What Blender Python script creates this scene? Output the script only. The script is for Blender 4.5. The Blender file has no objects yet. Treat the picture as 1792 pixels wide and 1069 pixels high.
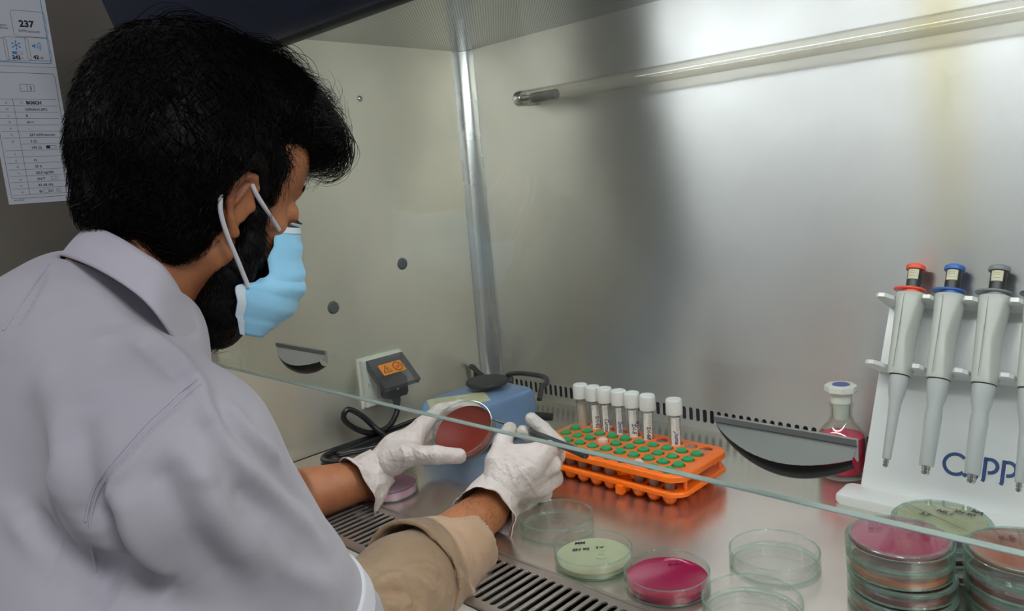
import bpy, bmesh, math, random
import numpy as np
from mathutils import Vector, Matrix

# ---------------------------------------------------------------- camera
CAM_R = np.array([[0.71720675, 0.05148779, -0.69495575],
                  [0.69188733, -0.17154298, 0.70133083],
                  [-0.08310481, -0.98383028, -0.15865553]])
CAM_H = 0.43          # metres above the cabinet's work surface (z = 0)
FOC = 1343.0
cam_data = bpy.data.cameras.new('camera')
cam_data.sensor_fit = 'HORIZONTAL'
cam_data.sensor_width = 36.0
cam_data.lens = 36.0 * FOC / 1792.0
cam_data.clip_start = 0.02
cam = bpy.data.objects.new('camera', cam_data)
bpy.context.scene.collection.objects.link(cam)
M4 = Matrix.Identity(4)
for i in range(3):
    M4[i][0] = CAM_R[i][0]
    M4[i][1] = -CAM_R[i][1]
    M4[i][2] = -CAM_R[i][2]
M4[2][3] = CAM_H
cam.matrix_world = M4
bpy.context.scene.camera = cam

# ---------------------------------------------------------------- world, exposure
scene = bpy.context.scene
world = bpy.data.worlds.new('room_light')
scene.world = world
world.use_nodes = True
wn = world.node_tree.nodes
wn['Background'].inputs[0].default_value = (0.80, 0.80, 0.86, 1)
wn['Background'].inputs[1].default_value = 0.26
scene.view_settings.view_transform = 'Standard'
scene.view_settings.look = 'None'
scene.view_settings.gamma = 1.0
scene.view_settings.exposure = 0.28
scene.cycles.max_bounces = 10
scene.cycles.transparent_max_bounces = 24
scene.cycles.use_denoising = True
scene.cycles.sample_clamp_indirect = 6.0

ROOM_LIGHTS = [  # ceiling panels of the laboratory: x, y, z, size x, size y, watts
    (1.25, -0.1, 1.75, 1.0, 0.6, 32.0),
    (-2.6, -1.1, 1.75, 1.2, 0.6, 12.0),
]
for (lx, ly, lz, sx, sy, w) in ROOM_LIGHTS:
    ld = bpy.data.lights.new('ceiling_panel', 'AREA')
    ld.shape = 'RECTANGLE'
    ld.size, ld.size_y = sx, sy
    ld.energy = w
    ld.color = (0.96, 0.96, 1.0)
    lo = bpy.data.objects.new('ceiling_panel', ld)
    lo.location = (lx, ly, lz)
    scene.collection.objects.link(lo)
LAMP_STRENGTH = 26.0          # tube lamp under the cabinet's hood

# ---------------------------------------------------------------- helpers
COL = scene.collection
rnd = random.Random(7)


def lin(c):
    if isinstance(c, str):
        c = [int(c[i:i + 2], 16) / 255 for i in (0, 2, 4)]
    return tuple(x / 12.92 if x <= 0.04045 else ((x + 0.055) / 1.055) ** 2.4 for x in c)


def ray(px, py):
    return CAM_R @ np.array([(px - 896.0) / FOC, (py - 534.5) / FOC, 1.0])


CAM_P = np.array([0, 0, CAM_H])


def at(px, py, depth):
    return CAM_P + ray(px, py) * depth


def on_x(px, py, x):
    r = ray(px, py)
    return CAM_P + r * (x / r[0])


def on_y(px, py, y):
    r = ray(px, py)
    return CAM_P + r * (y / r[1])


def on_z(px, py, z=0.0):
    r = ray(px, py)
    return CAM_P + r * ((z - CAM_H) / r[2])


class MB:
    """collects shapes into one mesh"""
    def __init__(s):
        s.v, s.f, s.m = [], [], []

    def add(s, v, f, mi=0):
        o = len(s.v)
        s.v += [tuple(float(c) for c in p) for p in v]
        s.f += [tuple(i + o for i in q) for q in f]
        s.m += [mi] * len(f)
        return s

    def box(s, a, b, mi=0, M=None):
        x0, y0, z0 = a
        x1, y1, z1 = b
        v = [(x0, y0, z0), (x1, y0, z0), (x1, y1, z0), (x0, y1, z0), (x0, y0, z1), (x1, y0, z1), (x1, y1, z1), (x0, y1, z1)]
        if M is not None:
            v = [M @ Vector(p) for p in v]
        return s.add(v, [(0, 3, 2, 1), (4, 5, 6, 7), (0, 1, 5, 4), (1, 2, 6, 5), (2, 3, 7, 6), (3, 0, 4, 7)], mi)

    def prism(s, pts, h0, h1, M=None, mi=0, bevel=0.0):
        """polygon pts (x, y) extruded h0..h1 along z; bevel rounds the top edge a little"""
        n = len(pts)
        cx = sum(p[0] for p in pts) / n
        cy = sum(p[1] for p in pts) / n
        rings = [(h0, 0.0), (h1, 0.0)] if bevel <= 0 else [(h0, bevel), (h0 + bevel, 0.0), (h1 - bevel, 0.0), (h1 - bevel * .3, bevel * .3), (h1, bevel)]
        v, f = [], []
        for (h, ins) in rings:
            for (x, y) in pts:
                d = math.hypot(x - cx, y - cy) or 1
                k = 1 - ins / d
                v.append((cx + (x - cx) * k, cy + (y - cy) * k, h))
        for r in range(len(rings) - 1):
            for i in range(n):
                j = (i + 1) % n
                f.append((r * n + i, r * n + j, (r + 1) * n + j, (r + 1) * n + i))
        f.append(tuple(range(n - 1, -1, -1)))
        f.append(tuple(range((len(rings) - 1) * n, len(rings) * n)))
        if M is not None:
            v = [M @ Vector(p) for p in v]
        return s.add(v, f, mi)

    def lathe(s, prof, seg=32, M=None, mi=0, closed=False):
        """prof [(r, z)] revolved about z"""
        v, f, idx = [], [], []
        for (r, z) in prof:
            if r < 1e-7:
                idx.append([len(v)] * seg)
                v.append((0, 0, z))
            else:
                idx.append(list(range(len(v), len(v) + seg)))
                v += [(r * math.cos(2 * math.pi * i / seg), r * math.sin(2 * math.pi * i / seg), z) for i in range(seg)]
        n = len(prof)
        for a in range(n if closed else n - 1):
            b = (a + 1) % n
            for i in range(seg):
                j = (i + 1) % seg
                q = [idx[a][i], idx[a][j], idx[b][j], idx[b][i]]
                q = [x for k, x in enumerate(q) if x not in q[:k]]
                if len(q) > 2:
                    f.append(tuple(q))
        if M is not None:
            v = [M @ Vector(p) for p in v]
        return s.add(v, f, mi)

    def tube(s, pts, rad, seg=10, mi=0, cap=True, flat=1.0):
        pts = [Vector(p) for p in pts]
        n = len(pts)
        rr = rad if isinstance(rad, (list, tuple)) else [rad] * n
        v, f = [], []
        t = (pts[1] - pts[0]).normalized()
        up = Vector((0, 0, 1)) if abs(t.z) < .9 else Vector((1, 0, 0))
        nrm = (up - t * up.dot(t)).normalized()
        for i in range(n):
            t = (pts[min(i + 1, n - 1)] - pts[max(i - 1, 0)])
            if t.length < 1e-9:
                t = Vector((0, 0, 1))
            t.normalize()
            nrm = nrm - t * nrm.dot(t)
            nrm = nrm.normalized() if nrm.length > 1e-6 else t.orthogonal().normalized()
            b = t.cross(nrm)
            for k in range(seg):
                a = 2 * math.pi * k / seg
                v.append(pts[i] + (nrm * math.cos(a) * flat + b * math.sin(a)) * rr[i])
        for i in range(n - 1):
            for k in range(seg):
                l = (k + 1) % seg
                f.append((i * seg + k, i * seg + l, (i + 1) * seg + l, (i + 1) * seg + k))
        if cap:
            f.append(tuple(range(seg - 1, -1, -1)))
            f.append(tuple((n - 1) * seg + k for k in range(seg)))
        return s.add(v, f, mi)

    def cell(s, x0, x1, y0, y1, hw, hl, th, M=None, mi=0, k=6, cx=None, cy=None, both=False):
        """a plate cell in the xy plane (top at z=0) with a round or slotted hole (half width hw, extra half length hl along y), th deep"""
        N = 8 * (k // 2)
        cx = (x0 + x1) / 2 if cx is None else cx
        cy = (y0 + y1) / 2 if cy is None else cy
        o, h = [], []
        for i in range(N):
            a = 2 * math.pi * i / N
            c, sn = math.cos(a), math.sin(a)
            m = max(abs(c), abs(sn))
            u, w = c / m, sn / m
            o.append((cx + u * ((x1 - cx) if u > 0 else (cx - x0)), cy + w * ((y1 - cy) if w > 0 else (cy - y0))))
            h.append((cx + hw * c, cy + hw * sn + (hl if sn > 1e-9 else -hl if sn < -1e-9 else 0)))
        bv = min(hw * .12, .0004)
        v = [(x, y, 0) for x, y in o] + [(cx + (x - cx) * (1 + bv / hw), y, 0) for x, y in h] + [(x, y, -bv) for x, y in h] + [(x, y, -th) for x, y in h]
        f = []
        for r in range(3):
            for i in range(N):
                j = (i + 1) % N
                f.append((r * N + i, r * N + j, (r + 1) * N + j, (r + 1) * N + i))
        if both:
            v += [(x, y, -th) for x, y in o]
            for i in range(N):
                j = (i + 1) % N
                f.append((3 * N + i, 3 * N + j, 4 * N + j, 4 * N + i))
        if M is not None:
            v = [M @ Vector(p) for p in v]
        return s.add(v, f, mi)

    def text(s, body, size, M, mi=0, depth=0.0, align='LEFT', shear=0.0, bold=0.0, sx=1.0):
        cu = bpy.data.curves.new('lettering', 'FONT')
        cu.body = body
        cu.size = size
        cu.align_x = align
        cu.shear = shear
        cu.offset = bold
        cu.extrude = depth
        cu.resolution_u = 3
        ob = bpy.data.objects.new('lettering', cu)
        me = ob.to_mesh()
        v = [M @ Vector((p.co.x * sx, p.co.y, p.co.z)) for p in me.vertices]
        f = [tuple(p.vertices) for p in me.polygons]
        s.add(v, f, mi)
        ob.to_mesh_clear()
        bpy.data.objects.remove(ob)
        bpy.data.curves.remove(cu)
        return s

    def stroke(s, pts, w, M, mi=0, lift=0.0):
        """a flat pen stroke of width w through 2-d points"""
        n = len(pts)
        v, f = [], []
        for i in range(n):
            a, b = pts[max(i - 1, 0)], pts[min(i + 1, n - 1)]
            dx, dy = b[0] - a[0], b[1] - a[1]
            L = math.hypot(dx, dy) or 1
            nx, ny = -dy / L * w / 2, dx / L * w / 2
            v += [M @ Vector((pts[i][0] + nx, pts[i][1] + ny, lift)), M @ Vector((pts[i][0] - nx, pts[i][1] - ny, lift))]
        for i in range(n - 1):
            f.append((2 * i, 2 * i + 1, 2 * i + 3, 2 * i + 2))
        return s.add(v, f, mi)

    def obj(s, name, mats, parent=None, smooth=True, angle=35, bevel=0.0, bseg=2):
        me = bpy.data.meshes.new(name)
        me.from_pydata(s.v, [], s.f)
        mats = mats if isinstance(mats, (list, tuple)) else [mats]
        for m in mats:
            me.materials.append(m)
        me.polygons.foreach_set('material_index', s.m)
        me.update()
        if smooth:
            me.shade_smooth()
            me.set_sharp_from_angle(angle=math.radians(angle))
        o = bpy.data.objects.new(name, me)
        COL.objects.link(o)
        if parent is not None:
            o.parent = parent
        if bevel > 0:
            b = o.modifiers.new('edge', 'BEVEL')
            b.width = bevel
            b.segments = bseg
            b.limit_method = 'ANGLE'
            b.angle_limit = math.radians(40)
            b.harden_normals = False
        return o


def thing(name, label, cat, loc=(0, 0, 0), rotz=0.0, group=None):
    o = bpy.data.objects.new(name, None)
    o.empty_display_size = 0.02
    COL.objects.link(o)
    o.location = loc
    o.rotation_euler = (0, 0, rotz)
    o['label'] = label
    o['category'] = cat
    if group:
        o['group'] = group
    return o


def tag(o, label, cat, group=None, kind=None):
    o['label'] = label
    o['category'] = cat
    if group:
        o['group'] = group
    if kind:
        o['kind'] = kind
    return o


def struct(o, label):
    o['kind'] = 'structure'
    o['label'] = label
    o['category'] = o.name.split('_')[0].split('.')[0]
    return o


def copy_tree(o, parent=None):
    c = o.copy()
    COL.objects.link(c)
    if parent is not None:
        c.parent = parent
    for ch in list(o.children):
        copy_tree(ch, c)
    return c


def frame(origin, x, y):
    x = Vector(x).normalized()
    y = Vector(y)
    y = (y - x * y.dot(x)).normalized()
    z = x.cross(y)
    m = Matrix.Identity(4)
    for i in range(3):
        m[i][0], m[i][1], m[i][2], m[i][3] = x[i], y[i], z[i], origin[i]
    return m


def smooth_path(pts, n=8):
    """Catmull-Rom through the points"""
    P = [Vector(p) for p in pts]
    P = [P[0] * 2 - P[1]] + P + [P[-1] * 2 - P[-2]]
    out = []
    for i in range(1, len(P) - 2):
        for k in range(n):
            t = k / n
            a, b, c, d = P[i - 1], P[i], P[i + 1], P[i + 2]
            out.append(0.5 * ((2 * b) + (-a + c) * t + (2 * a - 5 * b + 4 * c - d) * t * t + (-a + 3 * b - 3 * c + d) * t ** 3))
    out.append(P[-2])
    return out


# ---------------------------------------------------------------- materials
def mat(name, color=(0.8, 0.8, 0.8), rough=0.5, metal=0.0, **kw):
    m = bpy.data.materials.new(name)
    m.use_nodes = True
    b = m.node_tree.nodes['Principled BSDF']
    b.inputs['Base Color'].default_value = (*lin(color), 1)
    b.inputs['Roughness'].default_value = rough
    b.inputs['Metallic'].default_value = metal
    for k, v in kw.items():
        b.inputs[k.replace('_', ' ')].default_value = v
    return m


def noise(m, scale=(1, 1, 1), s=10.0, detail=3.0, coord='Object', rough=.5):
    nt = m.node_tree
    tc = nt.nodes.new('ShaderNodeTexCoord')
    mp = nt.nodes.new('ShaderNodeMapping')
    mp.inputs['Scale'].default_value = scale
    n = nt.nodes.new('ShaderNodeTexNoise')
    n.inputs['Scale'].default_value = s
    n.inputs['Detail'].default_value = detail
    n.inputs['Roughness'].default_value = rough
    nt.links.new(tc.outputs[coord], mp.inputs[0])
    nt.links.new(mp.outputs[0], n.inputs['Vector'])
    return n


def ramp(m, src, stops):
    r = m.node_tree.nodes.new('ShaderNodeValToRGB')
    e = r.color_ramp.elements
    while len(e) < len(stops):
        e.new(0.5)
    for i, (p, c) in enumerate(stops):
        e[i].position = p
        e[i].color = (*lin(c), 1) if not isinstance(c, (int, float)) else (c, c, c, 1)
    m.node_tree.links.new(src, r.inputs[0])
    return r


def bump(m, src, strength=.2, dist=.001, chain=None):
    b = m.node_tree.nodes.new('ShaderNodeBump')
    b.inputs['Strength'].default_value = strength
    b.inputs['Distance'].default_value = dist
    m.node_tree.links.new(src, b.inputs['Height'])
    if chain is not None:
        m.node_tree.links.new(chain.outputs[0], b.inputs['Normal'])
    m.node_tree.links.new(b.outputs[0], m.node_tree.nodes['Principled BSDF'].inputs['Normal'])
    return b


def noisy(name, color, color2, rough=.5, s=20, bs=.1, bd=.001, metal=0, scale=(1, 1, 1), lo=.35, hi=.65, **kw):
    m = mat(name, color, rough, metal, **kw)
    n = noise(m, scale, s)
    r = ramp(m, n.outputs[0], [(lo, color), (hi, color2)])
    m.node_tree.links.new(r.outputs[0], m.node_tree.nodes['Principled BSDF'].inputs['Base Color'])
    if bs:
        n2 = noise(m, scale, s * 4)
        bump(m, n2.outputs[0], bs, bd)
    return m


def brushed(name, c1, c2, rough, grain, tangent, aniso=.8, rvar=.05, smudge=6.0, metal=.80):
    """brushed stainless steel: grain = stretch of the fine lines, tangent = direction the reflections smear"""
    m = mat(name, c1, rough, metal)
    nt = m.node_tree
    b = nt.nodes['Principled BSDF']
    n = noise(m, grain, 90.0, 4.0)
    n2 = noise(m, (1, 1, 1), smudge, 3.0)
    r = ramp(m, n2.outputs[0], [(.3, c1), (.7, c2)])
    nt.links.new(r.outputs[0], b.inputs['Base Color'])
    mr = nt.nodes.new('ShaderNodeMapRange')
    mr.inputs['To Min'].default_value = rough - rvar
    mr.inputs['To Max'].default_value = rough + rvar
    nt.links.new(n2.outputs[0], mr.inputs[0])
    nt.links.new(mr.outputs[0], b.inputs['Roughness'])
    bump(m, n.outputs[0], .12, .0004)
    if tangent is not None:
        b.inputs['Anisotropic'].default_value = aniso
        cx = nt.nodes.new('ShaderNodeCombineXYZ')
        for i in range(3):
            cx.inputs[i].default_value = tangent[i]
        nt.links.new(cx.outputs[0], b.inputs['Tangent'])
    return m


def clear(name, tint, edge, ior=1.45, rough=0.0, milky=0.0, milk='E8ECEA', gloss=1.0):
    """thin clear glass or plastic: see-through, mirror by Fresnel, greener where one looks along the pane"""
    m = bpy.data.materials.new(name)
    m.use_nodes = True
    nt = m.node_tree
    nt.nodes.remove(nt.nodes['Principled BSDF'])
    out = nt.nodes['Material Output']
    tr = nt.nodes.new('ShaderNodeBsdfTransparent')
    gl = nt.nodes.new('ShaderNodeBsdfGlossy')
    gl.inputs['Roughness'].default_value = rough
    gl.inputs['Color'].default_value = (gloss, gloss, gloss, 1)
    lw = nt.nodes.new('ShaderNodeLayerWeight')      # Facing with blend .5 is 1 - |cos|: the same from both sides
    lw.inputs[0].default_value = .5
    pw = nt.nodes.new('ShaderNodeMath')
    pw.operation = 'POWER'
    pw.inputs[1].default_value = 5.0
    nt.links.new(lw.outputs['Facing'], pw.inputs[0])
    f0 = ((ior - 1) / (ior + 1)) ** 2
    fr = nt.nodes.new('ShaderNodeMath')
    fr.operation = 'MULTIPLY_ADD'
    fr.inputs[1].default_value = 1 - f0
    fr.inputs[2].default_value = f0
    nt.links.new(pw.outputs[0], fr.inputs[0])
    p2 = nt.nodes.new('ShaderNodeMath')
    p2.operation = 'POWER'
    p2.inputs[1].default_value = 4.0
    nt.links.new(lw.outputs['Facing'], p2.inputs[0])
    mx = nt.nodes.new('ShaderNodeMix')
    mx.data_type = 'RGBA'
    mx.inputs[6].default_value = (*lin(tint), 1)
    mx.inputs[7].default_value = (*lin(edge), 1)
    nt.links.new(p2.outputs[0], mx.inputs[0])
    nt.links.new(mx.outputs[2], tr.inputs[0])
    ms = nt.nodes.new('ShaderNodeMixShader')
    nt.links.new(fr.outputs[0], ms.inputs[0])
    nt.links.new(tr.outputs[0], ms.inputs[1])
    nt.links.new(gl.outputs[0], ms.inputs[2])
    last = ms
    if milky > 0:
        df = nt.nodes.new('ShaderNodeBsdfTranslucent')
        df.inputs[0].default_value = (*lin(milk), 1)
        d2 = nt.nodes.new('ShaderNodeBsdfDiffuse')
        d2.inputs[0].default_value = (*lin(milk), 1)
        m0 = nt.nodes.new('ShaderNodeMixShader')
        nt.links.new(df.outputs[0], m0.inputs[1])
        nt.links.new(d2.outputs[0], m0.inputs[2])
        m2 = nt.nodes.new('ShaderNodeMixShader')
        m2.inputs[0].default_value = milky
        nt.links.new(ms.outputs[0], m2.inputs[1])
        nt.links.new(m0.outputs[0], m2.inputs[2])
        last = m2
    nt.links.new(last.outputs[0], out.inputs[0])
    return m


def emit(name, color, strength):
    m = bpy.data.materials.new(name)
    m.use_nodes = True
    b = m.node_tree.nodes['Principled BSDF']
    b.inputs['Base Color'].default_value = (.8, .8, .8, 1)
    b.inputs['Emission Color'].default_value = (*lin(color), 1)
    b.inputs['Emission Strength'].default_value = strength
    return m
# ================================================================ the setting: the steel inside of the cabinet
XL, XR, YB, YF, ZC = -1.142, 0.66, 1.075, 0.50, 0.688
S_WALL = brushed('brushed_steel_wall', 'D6D6D6', 'CCCCCB', .33, (.5, 1, 26), (0, 0, 1), 1.0, .05, 6.0, 1.0)
S_SIDE = brushed('brushed_steel_side', 'E8E3D0', 'DCD8C8', .34, (1, .5, 26), (0, 0, 1), .9, .06, 6.0, .78)
S_TOP = brushed('brushed_steel_worktop', 'E6E0D4', 'D8D2C8', .22, (.6, 24, 1), (0, 1, 0), .75, .04, 9.0, .93)
S_TRIM = brushed('steel_trim', 'D0D2D2', 'C2C6C6', .28, (20, 20, .5), None)
S_GRILLE = brushed('steel_grille', 'B9B2AA', 'A8A29A', .30, (24, 1, 1), None)
BLACK = mat('slot_black', '0B0B0B', .8)
CREAM = noisy('cream_enamel', 'D9D7CC', 'CFCDC1', .35, 8, 0)

# back wall with its row of exhaust slots
FZ = frame((0, YB, 0), (1, 0, 0), (0, 0, 1))          # local xy = world xz, normal towards the room
b = MB()
pitch = .0130
x = XL
z0s, z1s = .008, .040
while x < XR:
    b.cell(x, min(x + pitch, XR), z0s, z1s, .0036, .0075, .002, FZ, 0, 6)
    x += pitch
b.add([(XL, YB, z1s), (XR, YB, z1s), (XR, YB, ZC), (XL, YB, ZC)], [(0, 1, 2, 3)])
b.add([(XL, YB, -.002), (XR, YB, -.002), (XR, YB, z0s), (XL, YB, z0s)], [(0, 1, 2, 3)])
struct(b.obj('wall_back', S_WALL), 'brushed steel back wall of the safety cabinet with a row of slots')
b = MB()
b.box((XL, YB + .012, -.01), (XR, YB + .02, .06))
struct(b.obj('trim_1', BLACK), 'dark exhaust duct behind the slots of the back wall')

b = MB()
b.add([(XL, YF - .035, -.002), (XL, YB, -.002), (XL, YB, ZC), (XL, YF - .035, ZC)], [(0, 3, 2, 1)])
b.box((XL - .055, YF - .04, -.16), (XL - .001, YB + .03, ZC + .12), 1)
struct(b.obj('wall_left', [S_SIDE, CREAM], smooth=False), 'brushed steel left wall inside the safety cabinet')
b = MB()
b.add([(XR, YF - .035, -.002), (XR, YB, -.002), (XR, YB, ZC), (XR, YF - .035, ZC)], [(0, 1, 2, 3)])
b.box((XR + .001, YF - .04, -.16), (XR + .055, YB + .03, ZC + .12), 1)
struct(b.obj('wall_right', [S_SIDE, CREAM], smooth=False), 'brushed steel right wall inside the safety cabinet')

# perforated diffuser ceiling of the cabinet
S_CEIL = mat('perforated_diffuser', 'B5B8B6', .24, 1.0)
nt = S_CEIL.node_tree
tc = nt.nodes.new('ShaderNodeTexCoord')
vo = nt.nodes.new('ShaderNodeTexVoronoi')
vo.inputs['Scale'].default_value = 260.0
vo.inputs['Randomness'].default_value = 0.0
mp = nt.nodes.new('ShaderNodeMapping')
mp.inputs['Rotation'].default_value = (0, 0, .785)
nt.links.new(tc.outputs['Object'], mp.inputs[0])
nt.links.new(mp.outputs[0], vo.inputs['Vector'])
rr = ramp(S_CEIL, vo.outputs['Distance'], [(.25, '2A2C2C'), (.36, 'BCBFBD')])
nt.links.new(rr.outputs[0], nt.nodes['Principled BSDF'].inputs['Base Color'])
b = MB()
b.add([(XL, YF, ZC), (XL, YB, ZC), (XR, YB, ZC), (XR, YF, ZC)], [(0, 1, 2, 3)])
struct(b.obj('ceiling', S_CEIL, smooth=False), 'perforated metal diffuser ceiling of the safety cabinet')

# corner strip between left and back wall
b = MB()
c = .030
prof = [(0, -c), (.0015, -c), (.0015, -c + .004)]
for i in range(9):
    a = math.pi / 2 * i / 8
    prof.append((.0015 + (c - .006) * (1 - math.cos(a)), -c + .004 + (c - .006) * math.sin(a)))
prof += [(c - .002, -.0015), (c, -.0015), (c, 0)]
pts = [(XL + .0002 + u, YB - .0002 + w) for u, w in prof]
n = len(pts)
v = [(x, y, 0.0) for x, y in pts] + [(x, y, ZC - .0005) for x, y in pts]
b.add(v, [(i, i + 1, n + i + 1, n + i) for i in range(n - 1)])
struct(b.obj('trim_2', S_TRIM, angle=25), 'curved steel strip in the corner of the cabinet')

# work surface, its seams, and what lies below
b = MB()
YW = .578
b.box((XL, YW, -.004), (XR, YB, 0.0))
struct(b.obj('floor_1', S_TOP, smooth=False), 'brushed steel work surface of the safety cabinet')
b = MB()
b.add([(XL + .002, .60, .0004), (XL + .006, .60, .0004), (XL + .006, .80, .0004), (XL + .002, .80, .0004)], [(0, 1, 2, 3)])
struct(b.obj('trim_3', BLACK), 'dark gap between the work surface and the left wall')

# front air grille
gr = thing('air_grille', 'long slotted steel air grille along the front of the work surface', 'grille', (0, .525, 0))
b = MB()
p = .0118
x = XL + .004
while x < XR - .004:
    b.cell(x, x + p, -.045, .049, .0036, .0335, .0022, None, 0, 6)
    x += p
b.obj('slotted_plate', S_GRILLE, gr)
b = MB()
b.box((XL + .001, -.047, -.002), (XR - .001, -.045, .001))
b.box((XL + .001, .049, -.004), (XR - .001, .0525, .0012))
b.obj('border_strip', S_GRILLE, gr)
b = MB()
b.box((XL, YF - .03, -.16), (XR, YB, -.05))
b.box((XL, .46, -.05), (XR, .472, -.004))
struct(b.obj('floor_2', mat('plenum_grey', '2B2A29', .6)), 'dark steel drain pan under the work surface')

# cream front sill / arm rest
b = MB()
prof = [(.478, -.0015), (.466, -.001), (.43, -.008), (.405, -.022), (.396, -.045), (.396, -.16), (.478, -.16)]
v = [(XL - .05, y, z) for y, z in prof] + [(XR + .05, y, z) for y, z in prof]
n = len(prof)
b.add(v, [(i, i + n, (i + 1) % n + n, (i + 1) % n) for i in range(n)] + [tuple(range(n)), tuple(range(2 * n - 1, n - 1, -1))])
o = b.obj('armrest_sill', CREAM, bevel=.003)
tag(o, 'cream sloping armrest sill in front of the slotted grille', 'sill')

# ---------------------------------------------------------------- blue hood
BLUE = noisy('dark_blue_enamel', '26314A', '222C44', .42, 30, .05, .0005)
DARKP = mat('dark_rubber_lip', '15161A', .5)
hood = thing('cabinet_hood', 'dark blue front hood above the glass sash of the safety cabinet', 'hood', (-.24, .5, .62))
prof = [(.017, 0.0), (.003, -.003), (-.010, .004), (-.018, .018), (-.026, .032), (-.045, .052), (-.064, .113), (-.10, .24), (.60, .24), (.60, .19), (.05, .19), (.03, .07), (.03, .012)]
b = MB()
n = len(prof)
v = [(-.96, y, z) for y, z in prof] + [(.96, y, z) for y, z in prof]
b.add(v, [(i, i + n, (i + 1) % n + n, (i + 1) % n) for i in range(n)] + [tuple(range(n)), tuple(range(2 * n - 1, n - 1, -1))])
b.obj('hood_shell', BLUE, hood)
b = MB()
b.tube([(-.9, .008, -.001), (.9, .008, -.001)], .0075, 12)
b.obj('lip_seal', DARKP, hood)

# ---------------------------------------------------------------- fluorescent tube behind the hood's lip
LAMP = emit('lamp_white', 'FCFDFF', LAMP_STRENGTH)
LAMPY = emit('lamp_yellow_sleeve', 'F2DC6A', LAMP_STRENGTH * .7)  # unseen sleeve, added to mirror a yellow band in the back wall
lt = thing('fluorescent_tube', 'bright fluorescent tube under the blue hood behind the glass', 'lamp', (-1.035, .553, .668))
b = MB()
RX = frame((0, 0, 0), (0, 1, 0), (0, 0, 1))


def xcyl(b, x0, x1, r, mi=0, seg=20, r2=None):
    b.tube([(x0, 0, 0), (x1, 0, 0)], [r, r if r2 is None else r2], seg, mi)


xcyl(b, .02, .578, .013)
xcyl(b, .624, 1.64, .013)
b.obj('glowing_glass', LAMP, lt)
b = MB()
xcyl(b, .578, .624, .0132)
b.obj('added_yellow_sleeve', LAMPY, lt)
ALU = mat('lamp_cap_alu', 'A9ABAB', .3, 1.0)
for (a_, c_, e_) in ((0, .02, -.012), (1.64, 1.66, 1.66)):
    b = MB()
    xcyl(b, a_, c_, .0135)
    b.box((e_, -.012, -.01), (e_ + .012, .012, .02))
    b.obj('end_cap', ALU, lt)

# ---------------------------------------------------------------- glass sash with two finger pulls
PANE = clear('sash_glass', 'F7FAF8', 'DDEBE6', 1.45)
PANE_EDGE = mat('glass_edge_green', 'D3E2DD', .12, 0.0, Transmission_Weight=.3, IOR=1.5)
sash = thing('glass_sash', 'clear glass sliding sash with a polished green lower edge', 'window', (-.24, .5, .19))
b = MB()
b.box((-.90, -.003, .0006), (.90, .003, .47))
b.obj('glass_pane', PANE, sash, smooth=False)
b = MB()
b.box((-.90, -.0031, -.0016), (.90, .0031, .0006))
b.obj('pane_edge', PANE_EDGE, sash, bevel=.0008, bseg=1)
PULL = mat('pull_satin', 'A4A7A3', .40, .85)
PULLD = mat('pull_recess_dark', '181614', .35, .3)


def finger_pull(x0, x1, zt, dz):
    """half-moon grip: a straight lip above a bowl that swells towards the room"""
    t = bpy.data.objects.new('finger_pull', None)
    COL.objects.link(t)
    t.parent = sash
    t.location = ((x0 + x1) / 2 + .24, -.003, zt - .19)
    w = (x1 - x0) / 2
    b = MB()
    N, K = 28, 7
    v, f = [], []
    for side in (1.0,):
        for i in range(N + 1):
            u = -1 + 2 * i / N
            h = max(0.0, math.sin(math.pi * (u + 1) / 2 * .87)) ** .72
            for k in range(K + 1):
                a = math.pi / 2 * k / K
                yy = .0215 * (1 - (k / K) ** 1.8 * .75)
                zz = .0155 + (dz - .0155) * math.sin(a)
                v.append((u * w * side, -yy * h * side - .0002, -zz * h * side))
    W = K + 1
    o2 = (N + 1) * W
    for i in range(N):
        for k in range(K):
            f.append((i * W + k, i * W + k + 1, (i + 1) * W + k + 1, (i + 1) * W + k))
    b.add(v, f)
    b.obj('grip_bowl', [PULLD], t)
    b = MB()
    # slanted bright face plate closing the bowl from the top
    pts = []
    for i in range(N + 1):
        u = -1 + 2 * i / N
        h = max(0.0, math.sin(math.pi * (u + 1) / 2 * .87)) ** .72
        pts.append((u * w, .0213 * h))
    vv = []
    for (u, h) in pts:
        vv.append((u, -.0008, .0002))
        vv.append((u, -h - .0002, -h / .0215 * .0153))
    b.add(vv, [(2 * i, 2 * i + 1, 2 * i + 3, 2 * i + 2) for i in range(N)])
    b.add([(w, -.0003, .0), (w, -.0215 * .41, -.0153 * .41), (w, -.0215 * .10, -dz * .41), (w, -.0003, -dz * .41)], [(0, 1, 2, 3)])
    b.box((-w * .98, -.0035, -.001), (w * 1.0, -.0001, .0032))
    b.obj('top_plate', PULL, t)
    return t


finger_pull(-.288, -.183, .2415, .0300)
finger_pull(-.941, -.820, .2405, .0300)

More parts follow.
